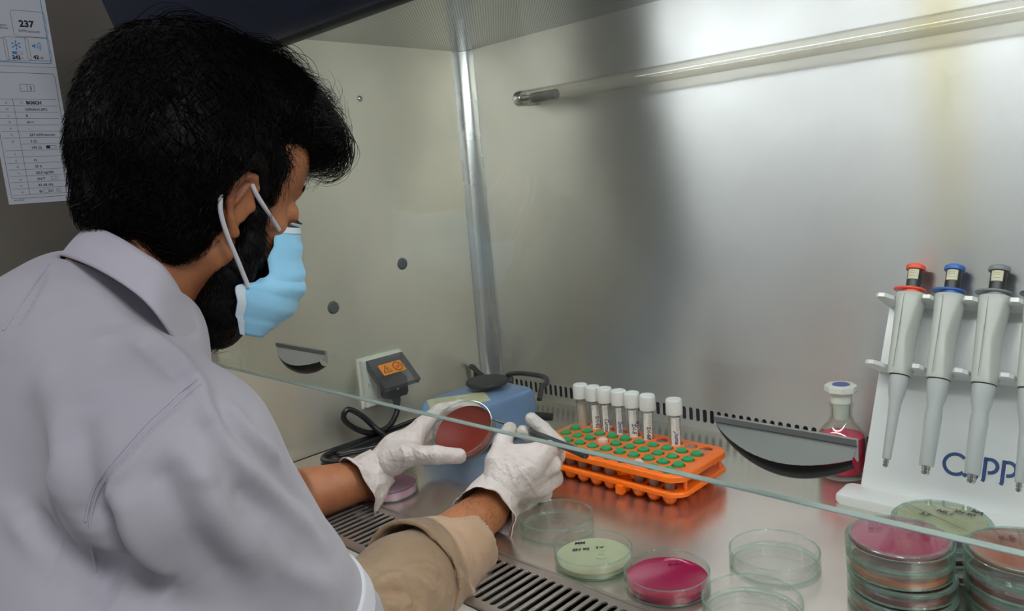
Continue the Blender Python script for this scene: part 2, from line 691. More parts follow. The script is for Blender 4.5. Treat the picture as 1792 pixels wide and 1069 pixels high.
# ---------------------------------------------------------------- UV tube on the back wall
UVG = clear('uv_tube_glass', 'FBFAF7', 'D2D1CC', 1.45, .03, .04)
uv = thing('ultraviolet_tube', 'long clear unlit ultraviolet tube clipped along the back wall', 'lamp', (-.962, 1.030, .574))
uv.rotation_euler = (0, math.radians(.35), 0)
b = MB()
b.tube([(.012, 0, 0), (1.40, 0, 0)], .0128, 28)
b.tube([(1.40, 0, 0), (.012, 0, 0)], .0116, 28, cap=False)
b.obj('glass_tube', UVG, uv)
b = MB()
b.tube([(-.002, 0, 0), (0, 0, 0), (.002, 0, 0), (.014, 0, 0), (.016, 0, 0)], [.010, .0128, .0134, .0134, .0125], 24)
b.tube([(-.009, -.004, 0), (-.002, -.004, 0)], .0015, 8)
b.tube([(-.009, .004, 0), (-.002, .004, 0)], .0015, 8)
b.obj('metal_cap', mat('uv_cap_alu', 'C4C6C6', .25, 1.0), uv)
b = MB()
b.tube([(.016, 0, 0), (.030, 0, 0)], [.006, .003], 10)
b.tube([(.030, 0, -.004), (.034, 0, -.006), (.040, 0, -.004), (.034, 0, .004), (.030, 0, .003)], .0012, 6)
b.tube([(.036, 0, -.0025), (.09, 0, -.0025)], .0085, 14)
b.obj('electrode', mat('electrode_grey', '5E5B56', .4, .7), uv)
b = MB()
b.box((-.012, .006, -.010), (.006, .044, .010))
b.obj('lamp_holder', mat('holder_white', 'D7D9D6', .4), uv)

# ---------------------------------------------------------------- plugs, screws and the notice on the left wall
RUB = mat('grey_rubber', '55585A', .55)
for (y, z, lab) in ((.873, .297, 'upper grey rubber bung in the left steel wall, nearer the corner'), (.715, .242, 'lower grey rubber bung in the left steel wall, beside the blue mask')):
    t = MB().lathe([(0, .004), (.0085, .0035), (.0108, .0015), (.0112, 0)], 28, frame((0, 0, 0), (0, 1, 0), (0, 0, 1)))
    o = t.obj('rubber_bung', RUB)
    o.location = (XL, y, z)
    tag(o, lab, 'bung', 'rubber bungs on the left wall')
SCR = mat('screw_steel', 'A8A8A6', .2, 1.0)
for (y, z, lab) in ((.819, .595, 'small domed screw high on the left wall, right of its pair'), (.757, .594, 'small domed screw high on the left wall, beside the curly hair')):
    fr = frame((0, 0, 0), (0, 1, 0), (0, 0, 1))
    t = MB().lathe([(0, .0042), (.003, .0036), (.0048, .0018), (.0054, 0)], 18, fr)
    o = t.obj('screw', SCR)
    o.location = (XL, y, z)
    tag(o, lab, 'screw', 'screws on the left wall')
    t = MB().box((-.0026, -.0005, .0030), (.0026, .0005, .0044), 0, fr)
    t.obj('screw_slot', BLACK, o)
INK = mat('ink_black', '1C1B20', .6)
nb = thing('notice_label', 'small printed safety notice on the left wall below the beard', 'label', (XL, .50, .225))
fr = frame((.0004, 0, 0), (0, 1, 0), (0, 0, 1))
b = MB().prism([(-.045, -.03), (.020, -.03), (.020, .022), (-.045, .022)], 0, .0003, fr)
b.obj('sheet', mat('notice_paper', 'CFC6B2', .5), nb, smooth=False)
b = MB()
fl = frame((.0009, 0, 0), (0, 1, 0), (0, 0, 1))
for k, t in enumerate(['Keep the area clean', 'Use only as intended by trained staff', 'working in the cabinet', 'do not block the slots']):
    b.text(t, .0042, fl @ Matrix.Translation((-.024, .012 - k * .0075, 0)), sx=.62)
for z in (.013, .004, -.003):
    b.prism([(-.030 + .0016 * math.cos(a * .7854), z + .0016 * math.sin(a * .7854)) for a in range(8)], 0, .0002, fl)
b.prism([(-.044, -.0175), (.018, -.0175), (.018, -.0171), (-.044, -.0171)], 0, .0001, fl)
b.obj('print', INK, nb, smooth=False)

# ---------------------------------------------------------------- laboratory around the cabinet
LABF = noisy('vinyl_floor', '8A8A86', '7E7E7A', .4, 6, 0)
b = MB().box((-4.2, -3.6, -.93), (3.4, 2.2, -.90))
struct(b.obj('floor', LABF, smooth=False), 'grey vinyl laboratory floor')
LABW = noisy('painted_wall', 'A9A9A8', 'A2A2A2', .7, 4, 0)
b = MB().box((-4.2, 1.6, -.90), (3.4, 1.65, 1.9))
struct(b.obj('wall_north', LABW, smooth=False), 'painted laboratory wall behind the cabinet')
b = MB().box((-4.25, -3.6, -.90), (-4.2, 1.65, 1.9))
struct(b.obj('wall_west', LABW, smooth=False), 'painted laboratory wall on the far left')

# cabinet stand below the work surface
b = MB()
b.box((XL - .05, .48, -.90), (XL, 1.09, -.16))
b.box((XR, .48, -.90), (XR + .05, 1.09, -.16))
b.box((XL, 1.04, -.90), (XR, 1.09, -.16))
o = b.obj('cabinet_stand', CREAM, smooth=False)
tag(o, 'cream steel stand carrying the safety cabinet', 'stand')

# ---------------------------------------------------------------- refrigerator with its energy label
FRM = brushed('fridge_steel', '8A857B', '746F66', .42, (1, .6, 30), (0, 0, 1), .5, .05, 3.0, .6)
fx = -1.60
fg = thing('refrigerator', 'dark grey steel refrigerator standing left behind the person', 'refrigerator', (fx - .33, .55, -.90))
b = MB()
b.box((-.33, -.62, .03), (.33, .62, 2.0))
b.obj('body', FRM, fg, bevel=.006)
b = MB()
b.box((-.30, -.58, 0), (.28, .58, .03))
b.obj('plinth', BLACK, fg)
b = MB()
b.box((.3302, -.31, .03), (.3312, -.3055, 2.0))
b.obj('door_seam', BLACK, fg, smooth=False)


def lab_pt(zx, zy):
    p = on_x(zx / 2.969, zy / 2.969, fx)
    return p[1], p[2]


PAP = mat('label_paper', 'D8DEE6', .28)
BLU = mat('label_blue', '2B8CCB', .4)
yl, yr, zb, zs = .369, .4835, .464, .7045
for which in (0, 1):
    za, zt = (zb, zs) if which == 0 else (zs + .0005, zs + .225)
    nm = 'printed white data table sheet below the energy label on the refrigerator' if which == 0 else 'energy label with blue border reading 237, stuck high on the refrigerator'
    t = thing('energy_label' if which else 'data_sheet', nm, 'label', (fx, (yl + yr) / 2, za))
    O = Vector((fx, (yl + yr) / 2, za))
    fr = frame((0.0006, 0, 0), (0, 1, 0), (0, 0, 1))
    w = (yr - yl) / 2
    b = MB().prism([(-w, 0), (w, 0), (w, zt - za), (-w, zt - za)], 0, .0006, fr)
    b.obj('sheet', PAP, t, smooth=False)
    fl = frame((0.0014, 0, 0), (0, 1, 0), (0, 0, 1))

    def L(zx, zy):
        y, z = lab_pt(zx, zy)
        return (y - O.y, z - O.z)

    def rrect(b, x0, y0, x1, y1, r, wd, mi=0):
        pts = []
        for (cx, cy, a0) in ((x1 - r, y1 - r, 0), (x0 + r, y1 - r, 90), (x0 + r, y0 + r, 180), (x1 - r, y0 + r, 270)):
            for k in range(5):
                a = math.radians(a0 + k * 22.5)
                pts.append((cx + r * math.cos(a), cy + r * math.sin(a)))
        pts.append(pts[0])
        pts.append(pts[1])
        b.stroke(pts, wd, fl, mi)

    if which == 0:
        b = MB()
        rrect(b, -w + .006, .010, w - .0055, zs - za - .011, .004, .0006)
        # open book with an i
        cxm, cym = .004, .203
        b.stroke([(cxm - .011, cym - .006), (cxm - .011, cym + .006), (cxm - .005, cym + .0072), (cxm, cym + .006), (cxm + .005, cym + .0072), (cxm + .011, cym + .006), (cxm + .011, cym - .006), (cxm + .005, cym - .0048), (cxm, cym - .006), (cxm - .005, cym - .0048), (cxm - .011, cym - .006)], .0006, fl)
        b.stroke([(cxm, cym + .006), (cxm, cym - .006)], .0005, fl)
        b.text('i', .011, fl @ Matrix.Translation((cxm + .0045, cym - .0035, 0)), bold=.0003)
        zr = [.1835 - k * .0112 for k in range(16)]
        for k, z in enumerate(zr):
            b.stroke([(-w + .009 if k != 7 else -.022, z), (w - .010, z)], .0004, fl)
        b.stroke([(-.022, zr[0]), (-.022, zr[15])], .0005, fl)
        rows = ['\u25a3 BOSCH', 'GSN36VL3PG', '8', 'A++', '-', '237 kWh/annum', '5 (l)', '242 (l)', '-', 'H', '25 h', '20,0 kg/24h', 'SN-T', '42 dB (A)', 'BI      SO']
        for k, t_ in enumerate(rows):
            big = k == 0
            b.text(t_ if k else 'BOSCH', .0075 if big else .0062, fl @ Matrix.Translation((-.006 + (.004 if big else 0), zr[k] - .0085, 0)), bold=.00035 if big else .0001)
            if k != 7:
                b.text('abcdefghijklmnopqr'[k] + ')', .0045, fl @ Matrix.Translation((-.035, zr[k] - .0075, 0)))
        b.stroke([(-.009 + .0022 * math.cos(a * .524), zr[0] - .0055 + .0022 * math.sin(a * .524)) for a in range(14)], .0003, fl)
        rrect(b, .018, zr[7] - .0085, .034, zr[7] - .0035, .0005, .0005)
        b.prism([(.018, zr[7] - .0085), (.024, zr[7] - .0085), (.024, zr[7] - .0035), (.018, zr[7] - .0035)], 0, .0001, fl)
        rrect(b, .001, zr[14] - .0093, .009, zr[14] - .0025, .0015, .0004)
        rrect(b, .022, zr[14] - .0093, .030, zr[14] - .0025, .0015, .0004)
        b.text('x', .006, fl @ Matrix.Translation((.0245, zr[14] - .0075, 0)))
        b.text('min. 10 C', .0032, fl @ Matrix.Translation((.016, zr[12] - .0045, 0)))
        b.text('max. 43 C', .0032, fl @ Matrix.Translation((.016, zr[12] - .0088, 0)))
        b.text('8001070000', .0032, fl @ Matrix.Translation((-w + .009, .0055, 0)))
        b.obj('print', INK, t, smooth=False)
    else:
        b = MB()
        rrect(b, -w - .03, .0065, w - .0075, zt - za - .008, .002, .0011)
        cxs, cys = L(82, 235)
        for k in range(3):
            a = math.radians(30 + 60 * k)
            b.stroke([(cxs - .008 * math.cos(a), cys - .008 * math.sin(a)), (cxs + .008 * math.cos(a), cys + .008 * math.sin(a))], .0009, fl)
            for sg in (-1, 1):
                for da in (.5, -.5):
                    e = (cxs + sg * .0048 * math.cos(a), cys + sg * .0048 * math.sin(a))
                    b.stroke([e, (e[0] + sg * .0028 * math.cos(a + da), e[1] + sg * .0028 * math.sin(a + da))], .0007, fl)
        cxs, cys = L(178, 240)
        b.prism([(cxs - .004, cys - .0015), (cxs - .0015, cys - .0015), (cxs + .001, cys - .0045), (cxs + .001, cys + .0045), (cxs - .0015, cys + .0015), (cxs - .004, cys + .0015)], 0, .0001, fl)
        for r in (.0045, .0075, .0105):
            b.stroke([(cxs + r * math.cos(math.radians(q)), cys + r * math.sin(math.radians(q))) for q in range(-45, 46, 15)], .0010, fl)
        cxs, cys = L(90, 275)
        rrect(b, cxs - .008, cys - .0022, cxs + .008, cys + .0022, .0004, .0005)
        b.prism([(cxs - .008, cys - .0022), (cxs - .001, cys - .0022), (cxs - .001, cys + .0022), (cxs - .008, cys + .0022)], 0, .0001, fl)
        b.obj('blue_print', BLU, t, smooth=False)
        b = MB()
        for (a0, a1) in (((74, 187), (226, 66)), ((34, 312), (142, 198)), ((146, 313), (250, 200)), ((-70, 312), (28, 198))):
            p0, p1 = L(*a0), L(*a1)
            rrect(b, p0[0], p0[1], p1[0], p1[1], .004, .0005)
        for (s_, sz, q, bo) in (('237', .0155, (100, 138), .0006), ('kWh/annum', .0068, (96, 166), 0), ('242', .0088, (64, 306), .0004), ('L', .005, (116, 306), 0), ('42', .0088, (174, 306), .0004), ('dB', .005, (208, 306), 0), ('ENERGIA', .0045, (-20, 148), 0), ('ENERGY', .0045, (-20, 134), 0)):
            p = L(*q)
            b.text(s_, sz, fl @ Matrix.Translation((p[0], p[1], 0)), bold=bo)
        b.obj('print', INK, t, smooth=False)
# ================================================================ things in the cabinet
WHITE = mat('white_plastic', 'E4E6E4', .35)
BLKP = mat('black_cable', '17181A', .38)

# ---- socket with smoky hinged cover
so = thing('wall_socket', 'white wall socket with smoky hinged cover and orange warning sticker', 'socket', (XL, .80, .095))
fr = frame((0, 0, 0), (0, 1, 0), (0, 0, 1))            # local x = into the cabinet's depth, z = off the wall
SOCKW = mat('socket_white', 'DEE0D6', .4)
b = MB().prism([(-.047, -.042), (.042, -.042), (.042, .044), (-.047, .044)], .0004, .012, fr, 0, .0015)
b.prism([(-.052, -.045), (.046, -.045), (.046, .047), (-.052, .047)], 0.0, .0012, fr)
b.obj('faceplate', SOCKW, so, bevel=.001)
b = MB().prism([(-.024, -.032), (.030, -.032), (.030, .022), (-.024, .022)], .012, .0135, fr)
b.prism([(-.041, -.005), (-.037, -.005), (-.037, .002), (-.041, .002)], .012, .013, fr)
b.obj('socket_insert', mat('socket_cream', 'C9C7BA', .5), so)
SMOKE = clear('smoky_cover', 'D2D3D5', 'A5A6A9', 1.45, .05, .18, 'A4A5A8')
hin = Matrix.Translation((.013, -.006, .040)) @ Matrix.Rotation(math.radians(-50), 4, 'Y')   # flap plane: local x runs down-outwards
FL = .066
# local frame of the flap: x down the flap, y along the hinge
fl = Matrix.Identity(4)
dx = Vector((math.sin(math.radians(47)), 0, -math.cos(math.radians(47))))
fl = frame((.013, -.002, .042), dx, (0, 1, 0))
b = MB()
b.box((0, -.038, -.0012), (FL, .042, .0012), 0, fl)
b.box((0, -.038, -.012), (FL, -.036, .0), 0, fl)
b.box((0, .040, -.012), (FL, .042, .0), 0, fl)
b.box((FL - .002, -.038, -.010), (FL, .042, .0), 0, fl)
b.obj('cover_flap', SMOKE, so, smooth=False)
b = MB()
sm = fl @ Matrix.Translation((.030, .006, .0014 if fl[0][2] > 0 or True else 0))
sgn = 1.0 if (fl.to_3x3() @ Vector((0, 0, 1))).z > 0 else -1.0
OR = mat('sticker_orange', 'F0922E', .35)
sx = frame(fl @ Vector((.040, -.024, .0016 * sgn)), (fl.to_3x3() @ Vector((0, 1, 0))), (fl.to_3x3() @ Vector((-1, 0, 0))))
b = MB().prism([(.0015, 0), (.0485, 0), (.05, .0015), (.05, .0225), (.0485, .024), (.0015, .024), (0, .0225), (0, .0015)], 0, .0004, sx)
st = b.obj('warning_sticker', OR, so, smooth=False)
b = MB()
s2 = sx @ Matrix.Translation((0, 0, .0008))
b.stroke([(.004, .005), (.022, .005), (.013, .020), (.004, .005), (.006, .005)], .0016, s2)
b.text('!', .012, s2 @ Matrix.Translation((.0118, .0068, 0)), bold=.0003)
b.stroke([(.037 + .009 * math.cos(a * .3), .012 + .009 * math.sin(a * .3)) for a in range(23)], .0015, s2)
b.obj('sticker_symbols', INK, st, smooth=False)
b = MB()
b.stroke([(.031, .0065), (.043, .0175)], .0012, s2)
b.stroke([(.033, .013), (.036, .009), (.040, .011), (.041, .015)], .0018, s2)
b.obj('sticker_red_symbol', mat('sticker_red', 'D2402A', .5), st, smooth=False)

# ---- plug and its long cable, lying in loops and running to the mixer
pc = thing('power_cable', 'black power cable looped beside the left wall, its plug in the socket', 'cable', (XL + .04, .80, .06))
O = Vector(pc.location)


def loc(p):
    return Vector(p) - O


b = MB()
pl_ = frame((XL + .0135, .803, .088), (0, 1, 0), (0, 0, 1))
b.prism([(-.022, -.018), (-.018, -.024), (.018, -.024), (.022, -.018), (.022, .010), (.012, .020), (-.012, .020), (-.022, .010)], 0, .030, Matrix.Translation(-O) @ pl_, 0, .004)
b.tube([loc((XL + .03, .803, .068)), loc((XL + .032, .803, .056)), loc((XL + .033, .801, .046))], [.009, .0075, .0055], 12)
b.obj('plug', mat('plug_black', '1B1B1D', .4), pc)
b = MB().lathe([(0, .0008), (.0022, 0.0008), (.0026, 0)], 14, Matrix.Translation(-O) @ frame((XL + .0437, .800, .082), (0, 1, 0), (0, 0, 1)))
b.obj('plug_rivet', WHITE, pc)
path = [(XL + .033, .802, .050), (XL + .036, .796, .034), (XL + .040, .770, .016), (XL + .034, .735, .016), (XL + .030, .704, .036), (XL + .030, .690, .056),
        (XL + .032, .700, .068), (XL + .036, .722, .052), (XL + .046, .742, .024), (XL + .075, .745, .009), (XL + .11, .715, .0045), (XL + .115, .675, .0045),
        (XL + .085, .635, .0045), (XL + .055, .628, .0045), (XL + .035, .650, .0045), (XL + .028, .72, .0045), (XL + .024, .80, .0045), (XL + .024, .90, .006),
        (XL + .030, .99, .012), (XL + .028, 1.02, .035)]
path += [tuple(on_y(800, 660, 1.02)), tuple(on_y(812, 644, 1.02)), tuple(on_y(825, 641, 1.01)), tuple(on_y(842, 655, 1.0)), tuple(on_y(858, 668, .99))]
path = [(max(p[0], XL + .012), p[1], p[2]) for p in path]
b = MB().tube([loc(p) for p in smooth_path(path, 8)], .0050, 12)
b.obj('cable', BLKP, pc)
c2 = thing('sensor_cable', 'second black cable coiled on the work surface behind the gloved left hand', 'cable', (XL + .08, .74, 0))
O2 = Vector(c2.location)
pth = [(XL + .155, .90, .0045), (XL + .13, .84, .0045), (XL + .10, .77, .0045), (XL + .10, .72, .0055), (XL + .13, .675, .0045), (XL + .15, .66, .0045), (XL + .155, .70, .0045), (XL + .12, .74, .0130), (XL + .085, .73, .0045),
       (XL + .06, .68, .0045), (XL + .05, .66, .0045), (XL + .045, .70, .0045), (XL + .045, .79, .0045), (XL + .040, .88, .0045), (XL + .05, .95, .005), (XL + .07, .99, .01), (XL + .10, 1.03, .045)]
pth += [tuple(on_y(888, 656, 1.03)), tuple(on_y(905, 653, 1.03)), tuple(on_y(930, 655, 1.03)), tuple(on_y(952, 660, 1.025)), tuple(on_y(957, 669, 1.01)), tuple(on_y(948, 678, .985)), (-.905, .962, .045)]
b = MB().tube([Vector(p) - O2 for p in smooth_path(pth, 8)], .0048, 12)
b.obj('cable', BLKP, c2)

# ---- vortex mixer
VBL = noisy('mixer_blue', '7494BD', '6F8FB8', .38, 40, .05, .0004)
vx = thing('vortex_mixer', 'blue vortex mixer with a round black pad and a taped note on top', 'mixer', (-.955, .87, 0))


def rounded(pts, r, k=5):
    out = []
    n = len(pts)
    for i in range(n):
        p0, p, p1 = Vector((*pts[i - 1], 0)), Vector((*pts[i], 0)), Vector((*pts[(i + 1) % n], 0))
        a = (p0 - p).normalized()
        c = (p1 - p).normalized()
        rr_ = min(r, (p0 - p).length * .45, (p1 - p).length * .45)
        A, C = p + a * rr_, p + c * rr_
        for j in range(k + 1):
            t = j / k
            q = A * (1 - t) ** 2 + p * 2 * t * (1 - t) + C * t * t
            out.append((q.x, q.y))
    return out


foot_pts = rounded([(.060, .083), (-.040, .092), (-.078, .03), (-.070, -.085), (-.040, -.115), (.040, -.115), (.062, -.09)], .02)
lev = [(.006, .97), (.010, 1.0), (.030, 1.0), (.058, .965), (.066, .945), (.0705, .91), (.072, .86)]
b = MB()
n = len(foot_pts)
v, f = [], []
for (z, k) in lev:
    v += [(x * k, y * k, z) for x, y in foot_pts]
for r in range(len(lev) - 1):
    for i in range(n):
        j = (i + 1) % n
        f.append((r * n + i, r * n + j, (r + 1) * n + j, (r + 1) * n + i))
f.append(tuple(range(n - 1, -1, -1)))
f.append(tuple((len(lev) - 1) * n + i for i in range(n)))
b.add(v, f)
b.obj('body', VBL, vx, angle=40)
b = MB().lathe([(0, .074), (.012, .074), (.012, .078), (.036, .081), (.0385, .0845), (.0365, .0890), (.022, .0912), (0, .0910)], 40)
o = b.obj('rubber_pad', mat('pad_black', '2B2C2D', .6), vx)
o.location = (-.018, .033, -.001)
for (x, y) in ((.045, .066), (-.045, .06), (.045, -.09), (-.045, -.09)):
    MB().lathe([(0, 0), (.008, 0), (.009, .007), (0, .007)], 16, Matrix.Translation((x, y, 0))).obj('foot', BLACK, vx)
b = MB().lathe([(.0035, 0), (.0035, .0006), (.0052, .0006), (.0052, 0)], 20, Matrix.Translation((.028, .058, .0722)))
b.obj('button_ring', mat('button_grey', 'B9C3CF', .4), vx)
TAPE = mat('yellowed_note', 'CFD0A8', .3)
b = MB()
tn = frame((-.012, -.045, .0722), (.55, .83, 0), (-.83, .55, 0))
b.prism(rounded([(-.050, -.034), (.052, -.034), (.052, .026), (-.050, .026)], .008), 0, .0004, tn)
nt_ = b.obj('taped_note', TAPE, vx, smooth=False)
b = MB()
tn2 = tn @ Matrix.Translation((0, 0, .0008))
for k, t in enumerate(['Vortex mixer', 'please switch off', 'after use  12/03']):
    b.text(t, .0095, tn2 @ Matrix.Rotation(0, 4, 'Z') @ Matrix.Translation((-.040, .012 - .011 * k, 0)), sx=.8)
b.obj('note_writing', mat('pencil_grey', '8C917F', .6), nt_, smooth=False)
b = MB().tube([(.058, .070, .022), (.085, .085, .020)], [.0075, .0065], 14)
b.obj('cable_gland', BLACK, vx)

# ---- glass bottle with pink liquid
GLS = clear('lab_glass', 'FAFCFB', 'C8D8D2', 1.5)
GLSD = clear('dish_glass', 'FEFEFE', 'E4F0EA', 1.5)
PINK = mat('pink_liquid', 'FF3566', .12, Transmission_Weight=.15, IOR=1.34)
bt = thing('reagent_bottle', 'round glass bottle of pink liquid with a white octagonal stopper', 'bottle', (-.392, 1.005, 0))
R = .0315
outer = [(0, .0005), (R - .005, .0005), (R - .001, .003), (R, .008), (R, .052), (R - .002, .060), (R - .008, .068), (R - .015, .076), (.0145, .082), (.0135, .086), (.0135, .098), (.0155, .099), (.0155, .101)]
inner = [(.0115, .101), (.0115, .086), (.0125, .081), (R - .017, .075), (R - .010, .067), (R - .004, .059), (R - .0022, .052), (R - .0022, .010), (R - .006, .0065), (0, .006)]
MB().lathe(outer + inner, 48).obj('glass_body', GLS, bt)
MB().lathe([(0, .0068), (R - .0066, .0072), (R - .0027, .0108), (R - .0027, .052), (R - .0037, .0566), (R - .0035, .0570), (0, .0566)], 48).obj('liquid', PINK, bt)
STP = mat('stopper_white', 'E6E8DF', .4, Subsurface_Weight=.1, Subsurface_Radius=(.01, .01, .01))
b = MB().lathe([(0, .080), (.0095, .080), (.0112, .098), (.0118, .101), (.0135, .103), (.0135, .112), (.012, .117), (0, .117)], 32)
oc = [(.021 * math.cos(math.pi / 8 + i * math.pi / 4), .021 * math.sin(math.pi / 8 + i * math.pi / 4)) for i in range(8)]
b.prism(oc, .117, .127, None, 0, .002)
s_ = b.obj('stopper', STP, bt)
MB().lathe([(0, .1279), (.0105, .1279), (.011, .1272)], 28).obj('blue_disc', mat('disc_blue', '4A5AA0', .5), s_)

# ---- orange test tube rack
ORG = noisy('orange_plastic', 'FF7810', 'FB700A', .34, 30, 0, Subsurface_Weight=.08, Subsurface_Radius=(.01, .004, .001))
RX0, RX1, RY0, RY1 = -.768, -.507, .783, .914
rk = thing('test_tube_rack', 'bright orange plastic test tube rack with two perforated plates', 'rack', ((RX0 + RX1) / 2, (RY0 + RY1) / 2, 0))
O = Vector(rk.location)
hx = [-.5335 - .0237 * k for k in range(10)]
hy = [.9005 - .0 - .0245 * k for k in range(5)]
hy = [.8935, .8700, .8465, .8230, .7995]


def rack_plate(zt, th, skirt, hr, name, cups):
    b = MB()
    xs = sorted(hx)
    px_ = (xs[1] - xs[0]) / 2
    ys = sorted(hy)
    py_ = (ys[1] - ys[0]) / 2
    T = Matrix.Translation((-O.x, -O.y, zt))
    for x in xs:
        for y in ys:
            b.cell(x - px_, x + px_, y - py_, y + py_, hr, 0, th, T, 0, 6, both=True)
    # border round the field of holes, chamfered corners, then the skirt
    fx0, fx1, fy0, fy1 = xs[0] - px_, xs[-1] + px_, ys[0] - py_, ys[-1] + py_
    c = .014
    outl = rounded([(RX0 + c, RY0), (RX1 - c, RY0), (RX1, RY0 + c), (RX1, RY1 - c), (RX1 - c, RY1), (RX0 + c, RY1), (RX0, RY1 - c), (RX0, RY0 + c)], .006, 4)
    n = len(outl)
    inn = [(min(max(x, fx0), fx1), min(max(y, fy0), fy1)) for x, y in outl]
    e = .0025
    cx, cy = (RX0 + RX1) / 2, (RY0 + RY1) / 2

    def ins(p, d):
        return (p[0] - d * (1 if p[0] > cx else -1) * (1 if abs(p[0] - cx) > .12 else 0), p[1] - d * (1 if p[1] > cy else -1) * (1 if abs(p[1] - cy) > .055 else 0))
    rings = [[(x, y, zt) for x, y in inn], [(*ins(p, e), zt) for p in outl], [(*ins(p, e * .3), zt - e * .3) for p in outl], [(x, y, zt - e) for x, y in outl], [(x, y, zt - skirt) for x, y in outl],
             [(*ins(p, .002), zt - skirt) for p in outl], [(*ins(p, .002), zt - th - .001) for p in outl], [(x, y, zt - th) for x, y in inn]]
    v, f = [], []
    for r in rings:
        v += [(x - O.x, y - O.y, z) for x, y, z in r]
    for r in range(len(rings) - 1):
        for i in range(n):
            j = (i + 1) % n
            f.append((r * n + i, r * n + j, (r + 1) * n + j, (r + 1) * n + i))
    b.add(v, f)
    if cups:
        for x in xs:
            for y in ys:
                b.lathe([(hr + .0006, zt - th), (hr + .0010, .0140), (hr + .0009, .0105), (hr - .0005, .0058), (hr - .0032, .0022), (.0034, .0006), (0, .0003)], 18, Matrix.Translation((x - O.x, y - O.y, 0)))
        for x in (-.60,):
            b.box((x - .005 - O.x, RY0 - .005 - O.y, .0055), (x + .005 - O.x, RY0 + .004 - O.y, .017))
    return b.obj(name, ORG, rk, angle=50)


rack_plate(.0450, .0022, .0085, .0091, 'top_plate', False)
rack_plate(.0225, .0022, .0062, .0091, 'bottom_plate', True)
for x in (RX0 + .006, RX1 - .006):
    for y in (RY0 + .022, RY1 - .022):
        MB().lathe([(0, .018), (.0028, .018), (.0028, .044), (0, .044)], 12, Matrix.Translation((x - O.x, y - O.y, 0))).obj('spacer_post', ORG, rk)

# ---- small tubes with green caps in the rack
GRN = mat('green_cap', '19A05E', .35)
TUBC = clear('tube_plastic', 'F6F6F4', 'DDDEDB', 1.45, .1, .65, 'E6CDBE')
ct0 = thing('capped_tube', 'x', 'tube', (hx[0], hy[1], 0))
b = MB().lathe([(0, .0035), (.003, .0042), (.0066, .011), (.0070, .042), (.0064, .042), (.0060, .012), (0, .0065)], 16)
b.obj('tube_body', TUBC, ct0)
b = MB().lathe([(.0060, .038), (.0076, .0385), (.0079, .0440), (.0073, .0475), (.0050, .0494), (0, .0500)], 20)
b.obj('cap', GRN, ct0)
WCAP = mat('milky_cap', 'EBCDBE', .4)
colname = ['first', 'second', 'third', 'fourth', 'fifth', 'sixth', 'seventh', 'eighth', 'ninth', 'tenth']
rowname = ['', 'second', 'third', 'fourth', 'front']
first = True
for r in range(1, 5):
    for k in range(10):
        if r == 4 and k in (3,):
            continue
        white = (r, k) in ((2, 6), (4, 2))
        o = ct0 if first else copy_tree(ct0)
        first = False
        o.location = (hx[k] + rnd.uniform(-.0008, .0008), hy[r] + rnd.uniform(-.0008, .0008), rnd.uniform(-.0012, .0010) + (.002 if (r, k) == (1, 9) else 0))
        o['group'] = 'green capped tubes in the orange rack' if not white else 'milky capped tubes in the orange rack'
        o['label'] = ('small tube with milky cap, ' if white else 'small green capped tube, ') + '%s from the right in the %s row of the rack' % (colname[k], rowname[r])
        if r == 4:
            o['label'] = ('small tube with milky cap, ' if white else 'small green capped tube, ') + '%s from the right in the front row of the rack' % colname[k]
        if white:
            for ch in o.children:
                if ch.name.startswith('cap'):
                    ch.data = ch.data.copy()
                    ch.data.materials[0] = WCAP

# ---- tall sample tubes with white screw caps in the rear row
TALL = clear('sample_tube_plastic', 'F9FAF8', 'CBCFCB', 1.45, .04, .08, 'E4E4DE')
SCAP = mat('screw_cap_white', 'EDF0EF', .35)
LABM = mat('tube_label', 'F4F4F2', .5)
HAND = mat('marker_ink', '23222C', .5)
HANDB = mat('marker_blue', '3A3F9A', .5)
tall0 = thing('sample_tube', 'x', 'tube', (hx[2], hy[0], 0))
b = MB().lathe([(0, .0030), (.0045, .0040), (.0085, .011), (.0088, .090), (.0080, .090), (.0077, .012), (0, .0055)], 28)
b.obj('tube_body', TALL, tall0)
b = MB()
capz0, capz1 = .0895, .1115
prof = [(.0080, capz0), (.0116, capz0), (.0118, capz0 + .001), (.0113, capz1 - .0025), (.0108, capz1 - .0008), (.0098, capz1), (.0088, capz1), (.0092, capz1 - .0008), (0, capz1 - .0008)]
b.lathe(prof, 40)
b.obj('screw_cap', SCAP, tall0)


def wrap(b, u0, u1, z0, z1, r, seg=10, mi=0):
    """a patch on the tube, u = angle from the side facing the room's right front"""
    v, f = [], []
    for i in range(seg + 1):
        a = u0 + (u1 - u0) * i / seg
        v += [(r * math.cos(a), r * math.sin(a), z0), (r * math.cos(a), r * math.sin(a), z1)]
    for i in range(seg):
        f.append((2 * i, 2 * i + 2, 2 * i + 3, 2 * i + 1))
    b.add(v, f, mi)


def wrap_text(b, body, size, a0, ztop, r, mi=0, bold=0.0, rotated=True, shear=.25, sx=1.0):
    """text running down the tube, bent round it"""
    t = MB()
    t.text(body, size, Matrix.Identity(4), 0, bold=bold, shear=shear, sx=sx)
    v = []
    for (x, y, z) in t.v:
        a = a0 + (y / r)
        v.append((r * math.cos(a), r * math.sin(a), ztop - x))
    b.add(v, t.f, mi)


